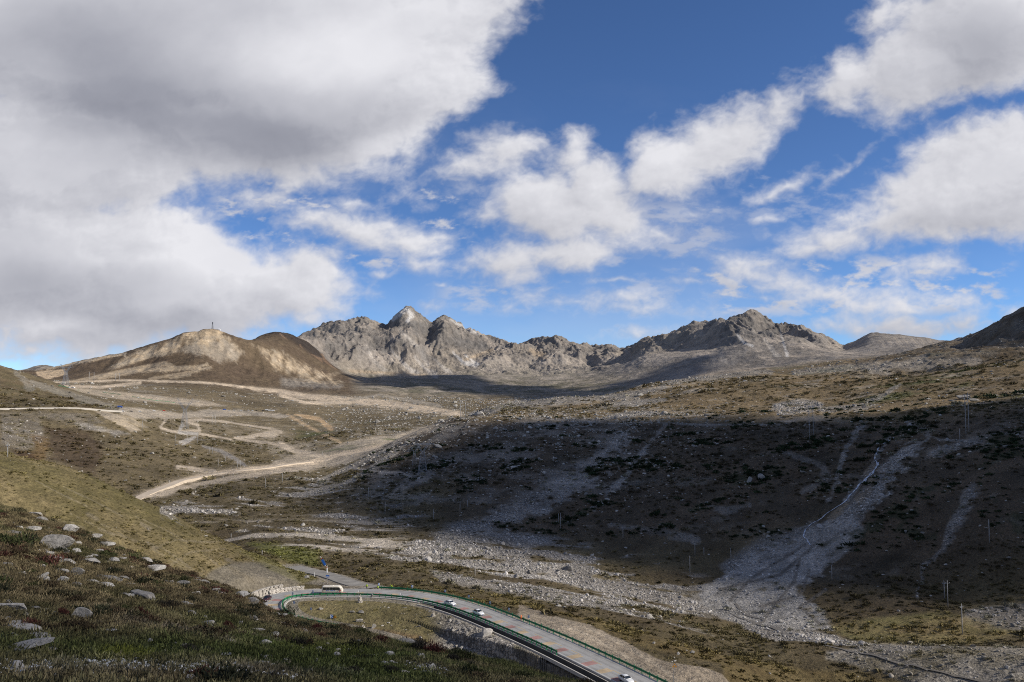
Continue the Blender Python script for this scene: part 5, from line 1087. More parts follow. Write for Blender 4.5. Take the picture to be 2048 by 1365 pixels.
# ------------------------------------------------------------------ power line
def pole(loc, h, label, group, arm=True, lean=0., r0=.17):
    r = empty('utility_pole', loc, random.Random(int(abs(loc[0]) * 10)).uniform(-.5, .5), label, 'utility pole', group)
    MB().rod((0, 0, -.6), (lean, 0, h), r0, r0 * .62, n=8).build('shaft', M_CONC, r, True)
    if arm:
        MB().box((lean, 0, h - .9), (1.7, .12, .12)).build('crossarm', M_GALV, r)
        for x in (-.75, .75): MB().rod((lean + x, 0, h - .85), (lean + x, 0, h - .5), .06, n=6).build('insulator', M_WHITE, r)
        MB().rod((lean, 0, h - .05), (lean, 0, h + .3), .05, n=6).build('insulator', M_WHITE, r)
    return r
def hframe(a, b, h, label, r0=.22, group=None):
    r = empty('twin_pole_frame', a, 0, label, 'power line frame', group); d = b - a
    for k, q in enumerate((Vector((0, 0, 0)), d)): MB().rod(q + Vector((0, 0, -.8)), q + Vector((0, 0, h)), r0, r0 * .6, n=8).build('shaft', M_CONC, r, True)
    x = d.copy(); x.z = 0; n = x.normalized(); t = Vector((0, 0, h - .35 + d.z / 2))
    mb = MB(); A = -n * 2.2 + t; B = x + n * 2.2 + t; mb.rod(A, B, .13, n=4); mb.build('crossarm', M_GALV, r)
    for f in (-.15, .5, 1.15): q = x * f + n * (1.8 if f > 1 else (-1.8 if f < 0 else 0)) + t; MB().rod(q, q + Vector((0, 0, -1.3)), .09, n=6).build('insulator', M_DARK, r)
    mb = MB(); mb.rod(Vector((0, 0, h * .80)), d + Vector((0, 0, h * .80)), .07, n=4); mb.build('brace', M_GALV, r); return r
def lattice(loc, rz, h, wb, label, style='cat', th=.09):
    r = empty('pylon', loc, rz, label, 'pylon'); m = M_GALV
    hb = h * (.62 if style == 'cat' else 1.0); wt = wb * .36; lv = 7 if style == 'cat' else 8
    def corner(t, i, j): w = (wb * (1 - t) + wt * t) / 2; return Vector((i * w, j * w, hb * t))
    ts = [1 - (1 - k / lv) ** 1.25 for k in range(lv + 1)]
    for i, j in ((-1,-1),(1,-1),(1,1),(-1,1)): MB().rod(corner(0, i, j) - Vector((0,0,1.0)), corner(1, i, j), th * 1.5, th * 1.1, n=4).build('leg', m, r)
    br = MB(); cs = [(-1,-1),(1,-1),(1,1),(-1,1)]
    for k in range(lv):
        for q in range(4):
            a, b = cs[q], cs[(q+1) % 4]; br.rod(corner(ts[k], *a), corner(ts[k+1], *b), th * .7, n=4, caps=False); br.rod(corner(ts[k], *b), corner(ts[k+1], *a), th * .7, n=4, caps=False); br.rod(corner(ts[k+1], *a), corner(ts[k+1], *b), th * .7, n=4, caps=False)
    br.build('bracing', m, r)
    if style == 'cat':
        hd = MB(); w = wt / 2; ho = h * .24; top = h
        for s in (-1, 1):
            for y in (-w, w):
                A = Vector((s*w, y, hb)); B = Vector((s*ho*.80, y*.8, hb + (h-hb)*.60)); Cc = Vector((s*ho*1.0, y*.2, top)); A2 = Vector((0, y, hb)); B2 = Vector((s*ho*.52, y*.8, hb + (h-hb)*.60)); B3 = Vector((s*ho*1.35, 0, hb+(h-hb)*.60))
                hd.rod(A, B, th, n=4); hd.rod(A2, B2, th, n=4); hd.rod(B, Cc, th, n=4); hd.rod(B2, Cc, th*.8, n=4); hd.rod(B, B3, th, n=4); hd.rod(B3, Cc, th*.6, n=4)
                for k in range(5):
                    f0, f1 = k/5, (k+1)/5; hd.rod(A.lerp(B, f0), A2.lerp(B2, f1), th*.6, n=4, caps=False); hd.rod(A2.lerp(B2, f0), A.lerp(B, f1), th*.6, n=4, caps=False)
        hd.build('fork', m, r); ar = MB(); z = hb + (h-hb)*.60
        for y in (-w*.8, w*.8):
            for dz in (-.55, .25): ar.rod(Vector((-ho*1.35, y*.3, z)), Vector((-ho*.8, y, z+dz)), th*.8, n=4); ar.rod(Vector((-ho*.8, y, z+dz)), Vector((ho*.8, y, z+dz)), th, n=4); ar.rod(Vector((ho*.8, y, z+dz)), Vector((ho*1.35, y*.3, z)), th*.8, n=4)
            for k in range(8): f0, f1 = -ho*.8 + ho*1.6*k/8, -ho*.8 + ho*1.6*(k+1)/8; ar.rod(Vector((f0, y, z-.55)), Vector((f1, y, z+.25)), th*.6, n=4, caps=False)
        ar.build('crossarm', m, r)
        for x in (-ho*1.3, 0, ho*1.3): MB().rod((x, 0, z-.4), (x, 0, z-3.2), .12, n=6).build('insulator', M_DARK, r)
    else:
        for z in (h*.78, h*.92): MB().rod((0,0,z-.5), (0,0,z+.5), wb*.40, n=12).build('platform', M_DARK, r)
        MB().rod((0,0,h), (0,0,h*1.22), .12, n=5).build('mast', m, r)
    return r
def make_mats():
    g = globals()
    g['M_VOL'] = vol_mat()
    g['M_RAIL'] = plain('green_rail_paint', (.014,.185,.072), .45, var=.25, scale=2, spec=.4); g['M_GALV'] = plain('galvanised_steel', (.33,.34,.35), .5, .3); g['M_CONC'] = plain('pole_concrete', (.36,.35,.33), .9)
    g['M_BLUE'] = plain('sign_blue', (.03,.14,.48), .4); g['M_WHITE'] = plain('sign_white', (.72,.72,.70), .5); g['M_GREY'] = plain('sign_back_grey', (.28,.29,.30), .5); g['M_ORANGE'] = plain('sign_orange', (.75,.32,.02), .5)
    g['M_DARK'] = plain('dark_trim', (.02,.02,.022), .5); g['M_RED'] = plain('barrier_red', (.50,.05,.03), .5); g['M_TYRE'] = plain('tyre_rubber', (.018,.018,.018), .85)
    g['M_CARW'] = plain('white_car_paint', (.72,.72,.70), .25, var=.03, spec=.6); g['M_CARM'] = plain('maroon_car_paint', (.055,.02,.022), .25, var=.1, spec=.6); g['M_CREAM'] = plain('cream_coach_paint', (.70,.64,.53), .35, var=.05, spec=.5)
    g['M_GLASS'] = plain('tinted_glass', (.02,.025,.03), .06, var=.1, spec=.9); g['M_LAMP'] = plain('headlight_glass', (.6,.6,.6), .1, spec=.9); g['M_TAIL'] = plain('tail_lamp_red', (.45,.02,.02), .2, spec=.7); g['M_PLATE'] = plain('plate_blue', (.05,.12,.5), .4)
    g['M_HIVIS'] = plain('hi_vis_yellow', (.50,.72,.02), .7); g['M_ORW'] = plain('orange_workwear', (.78,.17,.03), .7); g['M_SKIN'] = plain('skin', (.36,.21,.14), .6); g['M_TROUS'] = plain('dark_cloth', (.03,.032,.045), .9)
    g['M_STONE2'] = rock_mat('wall_stone', (.50,.455,.39)); g['M_ROCK'] = rock_mat('lichen_rock', (.37,.345,.305), True); g['M_SCREE'] = rock_mat('scree_rock', (.40,.375,.335), False, True); g['M_TWIG'] = plain('twig_bark', (.06,.05,.04), .9); g['M_CHIP'] = plain('pale_chips', (.62,.62,.60), .8, var=.4, scale=.7); g['M_PURE'] = plain('radome_white', (.8,.8,.8), .5); g['M_BLUET'] = plain('truck_blue', (.05,.12,.4), .5)
def rock_mat(name, c, lichen=False, tinted=False):
    m, nt, b = mat(name); L = nt.links; g = NN(nt, 'ShaderNodeNewGeometry'); oi = NN(nt, 'ShaderNodeObjectInfo')
    def noise(s, d, r=.65):
        n = NN(nt, 'ShaderNodeTexNoise'); n.inputs['Scale'].default_value = s; n.inputs['Detail'].default_value = d; n.inputs['Roughness'].default_value = r; L.new(g.outputs['Position'], n.inputs['Vector']); return n.outputs[0]
    def mr(v, a, b_, c_, d): n = NN(nt, 'ShaderNodeMapRange'); L.new(v, n.inputs[0]); [setattr(n.inputs[i+1], 'default_value', q) for i, q in enumerate((a, b_, c_, d))]; return n.outputs[0]
    def mul(a, b_): n = NN(nt, 'ShaderNodeMath', operation='MULTIPLY'); L.new(a, n.inputs[0]); L.new(b_, n.inputs[1]); return n.outputs[0]
    f = mul(mul(mr(noise(2.2, 7), .3, .7, .62, 1.3), mr(noise(18, 4), .3, .7, .8, 1.2)), mr(oi.outputs['Random'], 0, 1, .68, 1.22))
    v = NN(nt, 'ShaderNodeVectorMath', operation='SCALE'); v.inputs[0].default_value = c; L.new(f, v.inputs['Scale']); col = v.outputs[0]
    if tinted: ta = NN(nt, 'ShaderNodeAttribute', attribute_type='INSTANCER', attribute_name='tint'); L.new(ta.outputs['Vector'], v.inputs[0])
    if lichen:
        mx = NN(nt, 'ShaderNodeMix', data_type='RGBA'); L.new(mr(noise(7, 6, .75), .54, .62, 0, .75), mx.inputs[0]); L.new(col, mx.inputs[6]); mx.inputs[7].default_value = (.07,.07,.06,1); col = mx.outputs[2]
    L.new(col, b.inputs['Base Color']); b.inputs['Roughness'].default_value = .92; b.inputs['Specular IOR Level'].default_value = .15
    bp = NN(nt, 'ShaderNodeBump'); bp.inputs['Strength'].default_value = .6; bp.inputs['Distance'].default_value = .12; L.new(noise(5, 6), bp.inputs['Height']); L.new(bp.outputs[0], b.inputs['Normal']); return m
def cairn(loc, h, r, label, seed):
    rnd = random.Random(seed); mb = MB(); z = 0
    while z < h:
        f = 1 - (z / h) ** .9 * .78; n = max(1, int(6 * f)); R = r * f
        for k in range(n): a = 6.28 * k / n + rnd.uniform(0, 1); q = R * (.62 if n > 1 else 0); stone(mb, (math.cos(a)*q, math.sin(a)*q, z), (R*rnd.uniform(.75, 1.15), R*.8, r*rnd.uniform(.32, .5)), rnd)
        z += r * .33
    return tag(mb.build('cairn', M_STONE2, loc=loc), label, 'cairn', 'stone cairns inside the hairpin')
def build_things():
    def on_road(u, lo, hi, off, flip=False):
        s = s_of_u(ROAD, u, lo, hi, off) if lo is not None else min((math.hypot(*(np.array(project(*path_at(ROAD, q, off)[0])) - (u, hi))), q) for q in np.arange(60, len(ROAD) - 20, .5))[1]
        p, h = path_at(ROAD, s, off); return p + Vector((0, 0, .01)), h + (0 if flip else math.pi)
    p, a = on_road(1252, 2, 60, 2.0); make_car(p, a, M_CARW, 'white saloon car nearest the bottom of the picture, on the straight road')
    p, a = on_road(957, 20, 110, 2.0); make_car(p, a, M_CARW, 'white hatchback ahead of the other on the straight, beside a red block marking', 1.50, .1)
    p, a = on_road(901, 20, 130, 2.0); make_car(p, a, M_CARW, 'white saloon following behind another white car just past the bend')
    p, a = on_road(664, 110, 190, 1.7); make_bus(p, a, 'cream coloured coach with dark windows driving round the hairpin bend')
    p, a = on_road(534, None, 1202, -1.4, False); make_car(p, a + math.pi, M_CARM, 'dark maroon car at the left end of the hairpin bend, seen from behind', 1.62, .1)
    q, _ = path_at(ROAD, s_of_u(ROAD, 733, 60, 200, -5.7), -5.7); person(on_ground(q), 2.9, 'man in a bright yellow hi-vis jacket standing at the road edge above the coach', {}, M_HIVIS, M_TROUS, 'road workers')
    q, _ = path_at(ROAD, s_of_u(ROAD, 755, 60, 200, -5.4), -5.4)
    person(on_ground(q), 2.6, 'man in a yellow hi-vis jacket bending down at the end of the outer guardrail', dict(pel=(0,-.1,.72), sp=(0,.05,.98), ch=(0,.22,1.14), nk=(0,.32,1.22), hd=(0,.42,1.30), lh=(-.1,-.08,.70), rh=(.1,-.08,.70), lk=(-.13,.2,.46), rk=(.13,.2,.46), ls=(-.19,.22,1.16), rs=(.19,.22,1.16), le=(-.26,.36,.90), re=(.26,.36,.90), lw=(-.2,.46,.68), rw=(.2,.46,.68)), M_HIVIS, M_TROUS, 'road workers')
    q, _ = path_at(ROAD, s_of_u(ROAD, 785, 60, 200, -6.1), -6.1)
    person(on_ground(q), 2.2, 'man in a yellow hi-vis jacket leaning behind the green outer guardrail', dict(ch=(.06,.08,1.40), nk=(.1,.12,1.54), hd=(.14,.16,1.68), rs=(.25,.08,1.44), re=(.42,.22,1.55), rw=(.46,.40,1.72), ls=(-.12,.08,1.43)), M_HIVIS, M_TROUS, 'road workers')
    q, _ = path_at(ROAD, s_of_u(ROAD, 1043, 10, 90, -4.7), -4.7); person(q, 1.2, 'worker in orange clothing standing at the outer guardrail below the last chevron signs', dict(rs=(.19,0,1.46), re=(.38,.05,1.3), rw=(.48,.12,1.1)), M_ORW, M_ORW)
    for i, (u, v, h, r, lab) in enumerate(((720,1205,2.6,.95,'tall rough cairn of pale stones against the inner guardrail'), (866,1233,1.9,.8,'cairn below the stone embankment, left of the brown bushes'), (908,1259,1.2,.9,'squat broken cairn at the foot of the rubble bank'), (964,1309,2.1,.75,'tall narrow cairn closest to the lower road, on the right end of the grass'), (726,1256,1.1,.7,'small heap of pale stones near the left rim of the grassy island'))):
        cairn(hit(u, v, 170, 290)[0], h, r, lab, i)
    # utility poles: foot (u, v), top v, nearest distance
    P = [(1925,1270,1219,240,'tall grey pole with a crossarm standing on the sunlit grass at lower right',1), (1896,1214,1170,250,'front pole of the close pair on the dark slope edge at right',1), (1889,1197,1168,250,'rear pole of the close pair on the dark slope edge at right',1), (1979,1086,1047,300,'lone pole high on the dark heath slope near the right edge',0), (1664,1161,1134,300,'pole just right of the gravel fan',0), (1462,1126,1098,300,'pole at the left upper rim of the gravel fan',0), (1380,1152,1114,300,'pole among the blocks, left of the gravel fan',0), (1390,1111,1088,300,'short pole behind the block field, second left of the fan',0), (1408,1111,1096,330,'shortest pole of the group left of the gravel fan',0),
      (1246,1077,1054,350,'pole in the shadow at the top of the block field',1), (1121,1061,1027,350,'taller pole of the pair below the grey scree streak',0), (1117,1045,1028,380,'shorter pole of the pair below the grey scree streak',0), (1003,1027,1010,380,'small pole at the foot of the long scree streak',1), (950,1152,1130,280,'thin pole on the valley stones just above the outer guardrail',0), (920,1030,1004,380,'pole at the dark hill foot, right of centre of its row',0), (935,1015,1001,400,'little pole just behind another at the dark hill foot',0), (867,1043,1019,380,'pole on the dark valley edge below the tall pylon',0), (770,1030,1005,380,'pole left of the pylon foot at the shadow edge',0), (768,983,971,450,'tiny pole on the hillside above the shadow edge',0), (737,996,975,450,'tiny pole on the left flank of the dark hill',0), (565,966,948,500,'pole on the valley floor right of the dirt road bend',0), (531,976,958,450,'pole on the sunlit heath just below the dirt road',0),
      (475,939,922,600,'left pole of two beside the dirt road crossing',0), (480,939,922,600,'right pole of two beside the dirt road crossing',0), (436,935,919,600,'pole on the olive slope above the dirt road',0), (425,908,895,700,'right one of two poles halfway up the olive slope',0), (418,909,895,700,'left one of two poles halfway up the olive slope',0), (451,922,913,700,'shortest pole beside the stone gully on the olive slope',0), (395,889,867,700,'pole right below the track loop',0), (374,885,871,700,'pole in the middle of the slope below the track loop',0), (350,886,871,700,'pole at the left below the track loop',0), (285,860,843,700,'pale pole beside the sandy cutting',0), (268,776,769,1300,'tiny pole on the slope above the camp road',0), (14,934,911,330,'white pole at the far left edge of the picture',1), (1920,883,861,400,'short leaning post below the tall twin frame at right',0), (524,1110,1101,330,'small white post on the green flat behind the olive hill',0), (462,1076,1068,330,'tiny post on the ridge of the olive hill',0), (645,912,904,700,'tiny pole beside the dirt road where the valley narrows',0)]
    for u, v, vt, dm, lab, arm in P:
        q, d = hit(u, v, dm); pole(q, (v - vt) / F * d * 1.0, lab, 'poles of the valley power line', bool(arm), r0=.15 + .0001 * d)
    for (a, b, vt, dm, lab) in (((1619,879),(1627,873),820,420,'tall twin pole frame on the dark slope, its top against the sunlit plateau'), ((1932,869),(1938,864),801,380,'tall twin pole frame near the right edge, reaching up to the pointed boulder'), ((921,838),(931,834),806,700,'dark twin poles on the crest of the bouldery hill'), ((178,762),(186,761),746,1500,'left far twin pole frame below the big smooth hill'), ((231,762),(239,761),749,1500,'right far twin pole frame below the big smooth hill'), ((424,850),(430,850),832,1000,'twin poles just above the winding track')):
        A, d = hit(a[0], a[1], dm); B, _ = hit(b[0], b[1], dm); hframe(A, B if (B - A).length < 14 else on_ground(A + Vector(((b[0]-a[0])/F*d, 1.5, 0))), (a[1] - vt) / F * d, lab, .13 + d * .00022, 'twin pole frames of the high voltage line')
    q, d = hit(845, 947, 540); lattice(q, .25, 68 / F * d, 34 / F * d * .5, 'steel lattice pylon standing on the dark bouldery hillside', 'cat', .085)
    q, d = hit(828, 930, 560); lattice(q + Vector((0, 2, 0)), .25, 40 / F * d, 18 / F * d * .5, 'smaller dim steel pylon just left of the hillside pylon', 'cat', .05)
    q, d = hit(369, 858, 900); lattice(q, .1, 56 / F * d, 12 / F * d, 'grey fork-headed pylon inside the track loop below the camp', 'cat', .13)
    q, d = hit(131, 771, 1500); lattice(q, .1, 37 / F * d, 9 / F * d, 'fork-headed pylon beside the road on the far left saddle', 'cat', .2)
    q, d = hit(425, 657.6, 2500, 3100); lattice(q, 0, 12.5 / F * d, 2.6 / F * d, 'slim lattice mast with two dark platforms on the summit of the smooth hill', 'mast', .22)
    q, d = hit(438, 658.6, 2500, 3100); r = empty('radar_station', q, 0, 'white domed building on the summit of the smooth hill', 'building'); MB().box((2, 0, 1.2), (7.5, 5, 3.4)).build('building_block', M_PURE, r)
    mb = MB(); mb.loft([[(2.0*math.cos(a)*math.cos(e) - .8, 2.0*math.sin(a)*math.cos(e), 3.6 + 2.6*math.sin(e)) for a in np.linspace(0, 2*math.pi, 12, endpoint=False)] for e in np.linspace(-.3, 1.5, 7)]); mb.build('radome', M_PURE, r, True)
    # far vehicles at the camp and on the pass road
    V = [(449,821,'b',1),(458,822,'w',0),(468,821.5,'w',0),(482,822,'w',0),(489,821.5,'d',0),(497,821.5,'w',0),(505,822,'w',0),(513,822,'d',0),(526,822,'d',0),(533,821.5,'w',1),(539,822.5,'w',1),(546,823,'w',1),(245,824,'w',0),(262,824,'d',0),(279,824,'w',0),(308,823,'w',0),(328,822.5,'r',0),(240,816,'b',1)]
    wd = {'w': M_CARW, 'b': M_BLUET, 'd': M_DARK, 'r': M_RED}; nm = {'w': 'white', 'b': 'blue', 'd': 'dark', 'r': 'red'}
    seen = {}
    for u, v, c, big in V:
        q, d = hit(u, v, 1080); side = 'in the row at the right end of the camp' if u > 400 else 'on the dusty road left of the camp'
        small_car('truck' if big else 'parked_car', q, .1, wd[c], 'tiny %s %s %s' % (nm[c], 'truck' if big else 'car', side), 'truck' if big else 'car', 'vehicles at the camp', big)
    for u, v, big in ((146,777,1),(138,776.5,0),(208,785.5,0),(276,796.5,0),(314,801.5,0)):
        q, d = hit(u, v, 1400); small_car('truck' if big else 'passing_car', q, -.2, M_CARW, 'tiny white %s on the pass road between stretches of green fence' % ('truck' if big else 'car'), 'truck' if big else 'car', 'vehicles on the pass road', bool(big))
    for pts, lab in (([(117,773),(135,776),(160,779)], 'leftmost stretch of green barrier on the far pass road'), ([(205,785.5),(222,788),(243,791)], 'middle stretch of green barrier on the far pass road'), ([(264,794),(290,799),(320,803),(352,807)], 'longest stretch of green barrier, right on the far pass road')):
        W = [hit(u, v, 1300)[0] for u, v in pts]; W2 = []
        for a, b in zip(W[:-1], W[1:]):
            for k in range(12): W2.append(on_ground(a.lerp(b, k / 12)))
        p0 = W2[0]; mb = MB()
        for a, b in zip(W2[:-1], W2[1:]): mb.rod(a - p0 + Vector((0, 0, .9)), b - p0 + Vector((0, 0, .9)), .42, n=4)
        for a in W2: mb.rod(a - p0 - Vector((0, 0, .5)), a - p0 + Vector((0, 0, 1.0)), .12, n=4)
        tag(mb.build('road_barrier', M_RAIL, loc=p0), lab, 'guardrail')
    # far dirt and concrete roads as real strips on the ground
    dirt = asphalt('dust_road', (.52,.43,.32), .12); concr = asphalt('light_concrete_road', (.45,.41,.345), .08)
    def ground_road(name, pts, d0, d1, hw, m, up=.35):
        W = [hit(u, v, d0, d1)[0] for u, v in pts]; P = catmull([tuple(w) for w in W], 6.0); P, _ = resample(P, 5.0); P = smooth_path(P, 8)
        z = z_at(P[:, 0], P[:, 1]); t, nr = path_frame(P)
        z = np.maximum(z, np.maximum(z_at(P[:, 0] + nr[:, 0]*hw, P[:, 1] + nr[:, 1]*hw), z_at(P[:, 0] - nr[:, 0]*hw, P[:, 1] - nr[:, 1]*hw)))
        k = np.ones(7) / 7; z = np.convolve(np.pad(z, 3, mode='edge'), k, 'valid'); P[:, 2] = z + up
        ribbon(name, P, [(-hw - 1.5, -2.2), (-hw, 0), (hw, 0), (hw + 1.5, -2.2)], m)
    ground_road('dirt_road', [(262,1006),(300,986),(350,968),(400,955),(460,944),(540,936),(620,925)], 560, 1100, 3.4, dirt)
    ground_road('mountain_road', [(-60,820),(0,819),(60,817.5),(120,817),(160,817.5),(190,820),(215,823),(240,825)], 900, 1300, 3.6, concr, .8)
# ------------------------------------------------------------------ stones and plants
RNG = np.random.RandomState(11)
def rock_mesh(name, seed, m, flat=.7, sub=2, sharp=1.0):
    """a broken block: planes cut off a ball, edges kept, faces slightly rough"""
    rnd = random.Random(seed); bm = bmesh.new(); bmesh.ops.create_icosphere(bm, subdivisions=sub, radius=.62)
    cuts = [(Vector((rnd.gauss(0,1), rnd.gauss(0,1), rnd.gauss(0,1))).normalized(), rnd.uniform(.30,.46)) for _ in range(14)]
    for v in bm.verts:
        p = v.co.copy()
        for it in range(2):
            for n, d in cuts:
                k = p.dot(n) - d
                if k > 0: p -= n * k
        a = .010 if sub < 3 else .006
        p += Vector((rnd.uniform(-1,1), rnd.uniform(-1,1), rnd.uniform(-1,1))) * a; v.co = Vector((p.x * 1.15, p.y * .95, p.z * flat))
    me = bpy.data.meshes.new(name); bm.to_mesh(me); bm.free(); me.materials.append(m); return me
def clump_mesh(name, seed, n, leaf, m, h=.55, spread=1.0, twig=0, stand=.5, long=1.6):
    r = np.random.RandomState(seed); vs = []; fs = []
    lob = [(r.uniform(-.5,.5), r.uniform(-.5,.5), r.uniform(.5,1.)) for _ in range(5)]
    for i in range(n):
        cx, cy, ch = lob[r.randint(5)]
        a = r.uniform(0, 2*np.pi); q = r.uniform(0,1)**.6 * .55; x, y = cx*.7 + q*np.cos(a), cy*.7 + q*np.sin(a)
        top = ch * h * max(0.05, 1 - (q/.6)**2); z = top * r.uniform(.25, 1.0) ** .6
        d = np.array([x*.8 + r.normal(0,.5), y*.8 + r.normal(0,.5), stand + r.uniform(0,.8)]); d /= np.linalg.norm(d); s = np.cross(d, r.normal(0,1,3)); s /= np.linalg.norm(s) + 1e-6
        p = np.array([x, y, z]); l = leaf * r.uniform(.6, 1.4); o = len(vs)
        vs += [p - s*l*.4, p + s*l*.4, p + d*l*long + s*l*.15, p + d*l*long*1.05 - s*l*.1]; fs.append((o, o+1, o+2, o+3))
    me = bpy.data.meshes.new(name); me.from_pydata([tuple(v) for v in vs], [], fs); me.materials.append(m); return me
def leaf_mat(name, base, tint=True, tr=.0, rough=.9):
    m, nt, b = mat(name); L = nt.links; oi = NN(nt, 'ShaderNodeObjectInfo'); g = NN(nt, 'ShaderNodeNewGeometry')
    n = NN(nt, 'ShaderNodeTexNoise'); n.inputs['Scale'].default_value = .35; n.inputs['Detail'].default_value = 4; L.new(g.outputs['Position'], n.inputs['Vector'])
    r = NN(nt, 'ShaderNodeMapRange'); L.new(n.outputs[0], r.inputs[0]); r.inputs[1].default_value = .3; r.inputs[2].default_value = .7; r.inputs[3].default_value = .7; r.inputs[4].default_value = 1.3
    r2 = NN(nt, 'ShaderNodeMapRange'); L.new(oi.outputs['Random'], r2.inputs[0]); r2.inputs[3].default_value = .7; r2.inputs[4].default_value = 1.3
    n2 = NN(nt, 'ShaderNodeTexNoise'); n2.inputs['Scale'].default_value = 9; L.new(g.outputs['Position'], n2.inputs['Vector']); r3 = NN(nt, 'ShaderNodeMapRange'); L.new(n2.outputs[0], r3.inputs[0]); r3.inputs[1].default_value = .3; r3.inputs[2].default_value = .7; r3.inputs[3].default_value = .6; r3.inputs[4].default_value = 1.4
    k = NN(nt, 'ShaderNodeMath', operation='MULTIPLY'); L.new(r.outputs[0], k.inputs[0]); L.new(r2.outputs[0], k.inputs[1]); k2 = NN(nt, 'ShaderNodeMath', operation='MULTIPLY'); L.new(k.outputs[0], k2.inputs[0]); L.new(r3.outputs[0], k2.inputs[1])
    v = NN(nt, 'ShaderNodeVectorMath', operation='SCALE'); L.new(k2.outputs[0], v.inputs['Scale'])
    if tint: a = NN(nt, 'ShaderNodeAttribute', attribute_type='INSTANCER', attribute_name='tint'); L.new(a.outputs['Vector'], v.inputs[0])
    else: v.inputs[0].default_value = base
    L.new(v.outputs[0], b.inputs['Base Color']); b.inputs['Roughness'].default_value = rough; b.inputs['Specular IOR Level'].default_value = .1; return m
CELL = None
def sample_cells(w, dens, cap=90000, az=(-36.5, 36.5), dr=(18, 2300)):
    """scatter over the height field: w = weight 0..1 per grid point, dens = per square metre (array or number)"""
    r0, r1 = np.searchsorted(DARR, dr); c0, c1 = np.searchsorted(AZ[:1481], az)
    A = DARR[r0:r1, None] * np.gradient(AZr)[None, c0:c1] * np.gradient(DARR)[r0:r1, None]
    q = w[r0:r1, c0:c1] * A * (dens[r0:r1, c0:c1] if isinstance(dens, np.ndarray) else dens)
    off = (np.abs(ROFF[r0:r1, c0:c1] - 1.4) > ROAD_W + 2.6) & (np.abs(BOFF[r0:r1, c0:c1]) > 4.2); q = q * off
    tot = q.sum(); N = int(min(tot, cap)); print('SCATTER', int(tot), cap); cs = np.cumsum(q.ravel()); idx = np.searchsorted(cs, RNG.rand(N) * cs[-1])
    r, c = np.unravel_index(np.minimum(idx, q.size - 1), q.shape); r = r + r0; c = c + c0
    d = np.interp(r + RNG.uniform(-.5, .5, N), np.arange(NR), DARR); a = np.interp(c + RNG.uniform(-.5, .5, N), np.arange(NC), AZr)
    x = d * np.sin(a); y = d * np.cos(a); return r, c, d, np.stack([x, y, z_at(x, y)], 1)
def scatter(name, P, rot, scl, kind, variants, tint, label=None):
    me = bpy.data.meshes.new(name); me.vertices.add(len(P)); me.vertices.foreach_set('co', P.astype(np.float32).ravel())
    def va(n, v): a = me.attributes.new(n, 'FLOAT_VECTOR', 'POINT'); a.data.foreach_set('vector', np.ascontiguousarray(v, np.float32).ravel())
    va('rot', rot); va('scl', scl); va('tint', tint); a = me.attributes.new('kind', 'INT', 'POINT'); a.data.foreach_set('value', kind.astype(np.int32))
    o = link(name, me); tag(o, label, kind='stuff')
    ng = bpy.data.node_groups.new(name, 'GeometryNodeTree'); ng.interface.new_socket('Geometry', in_out='INPUT', socket_type='NodeSocketGeometry'); ng.interface.new_socket('Geometry', in_out='OUTPUT', socket_type='NodeSocketGeometry')
    N = ng.nodes; L = ng.links; gi = N.new('NodeGroupInput'); go = N.new('NodeGroupOutput'); jn = N.new('GeometryNodeJoinGeometry')
    def na(n, t): q = N.new('GeometryNodeInputNamedAttribute'); q.data_type = t; q.inputs['Name'].default_value = n; return q.outputs[0]
    ro, sc_, kd = na('rot', 'FLOAT_VECTOR'), na('scl', 'FLOAT_VECTOR'), na('kind', 'INT')
    e2r = N.new('FunctionNodeEulerToRotation'); L.new(ro, e2r.inputs[0])
    for k, vm_ in enumerate(variants):
        vo = bpy.data.objects.new(vm_.name, vm_)
        oi = N.new('GeometryNodeObjectInfo'); oi.inputs['Object'].default_value = vo; oi.inputs['As Instance'].default_value = True
        ip = N.new('GeometryNodeInstanceOnPoints'); cm = N.new('FunctionNodeCompare'); cm.data_type = 'INT'; cm.operation = 'EQUAL'
        L.new(kd, cm.inputs[2]); cm.inputs[3].default_value = k; L.new(gi.outputs[0], ip.inputs['Points']); L.new(cm.outputs[0], ip.inputs['Selection']); L.new(oi.outputs['Geometry'], ip.inputs['Instance']); L.new(e2r.outputs[0], ip.inputs['Rotation']); L.new(sc_, ip.inputs['Scale']); L.new(ip.outputs[0], jn.inputs[0])
    L.new(jn.outputs[0], go.inputs[0]); md = o.modifiers.new('scatter', 'NODES'); md.node_group = ng; return o
def eul(n, tilt): return np.stack([RNG.uniform(-tilt, tilt, n), RNG.uniform(-tilt, tilt, n), RNG.uniform(0, 6.28, n)], 1)
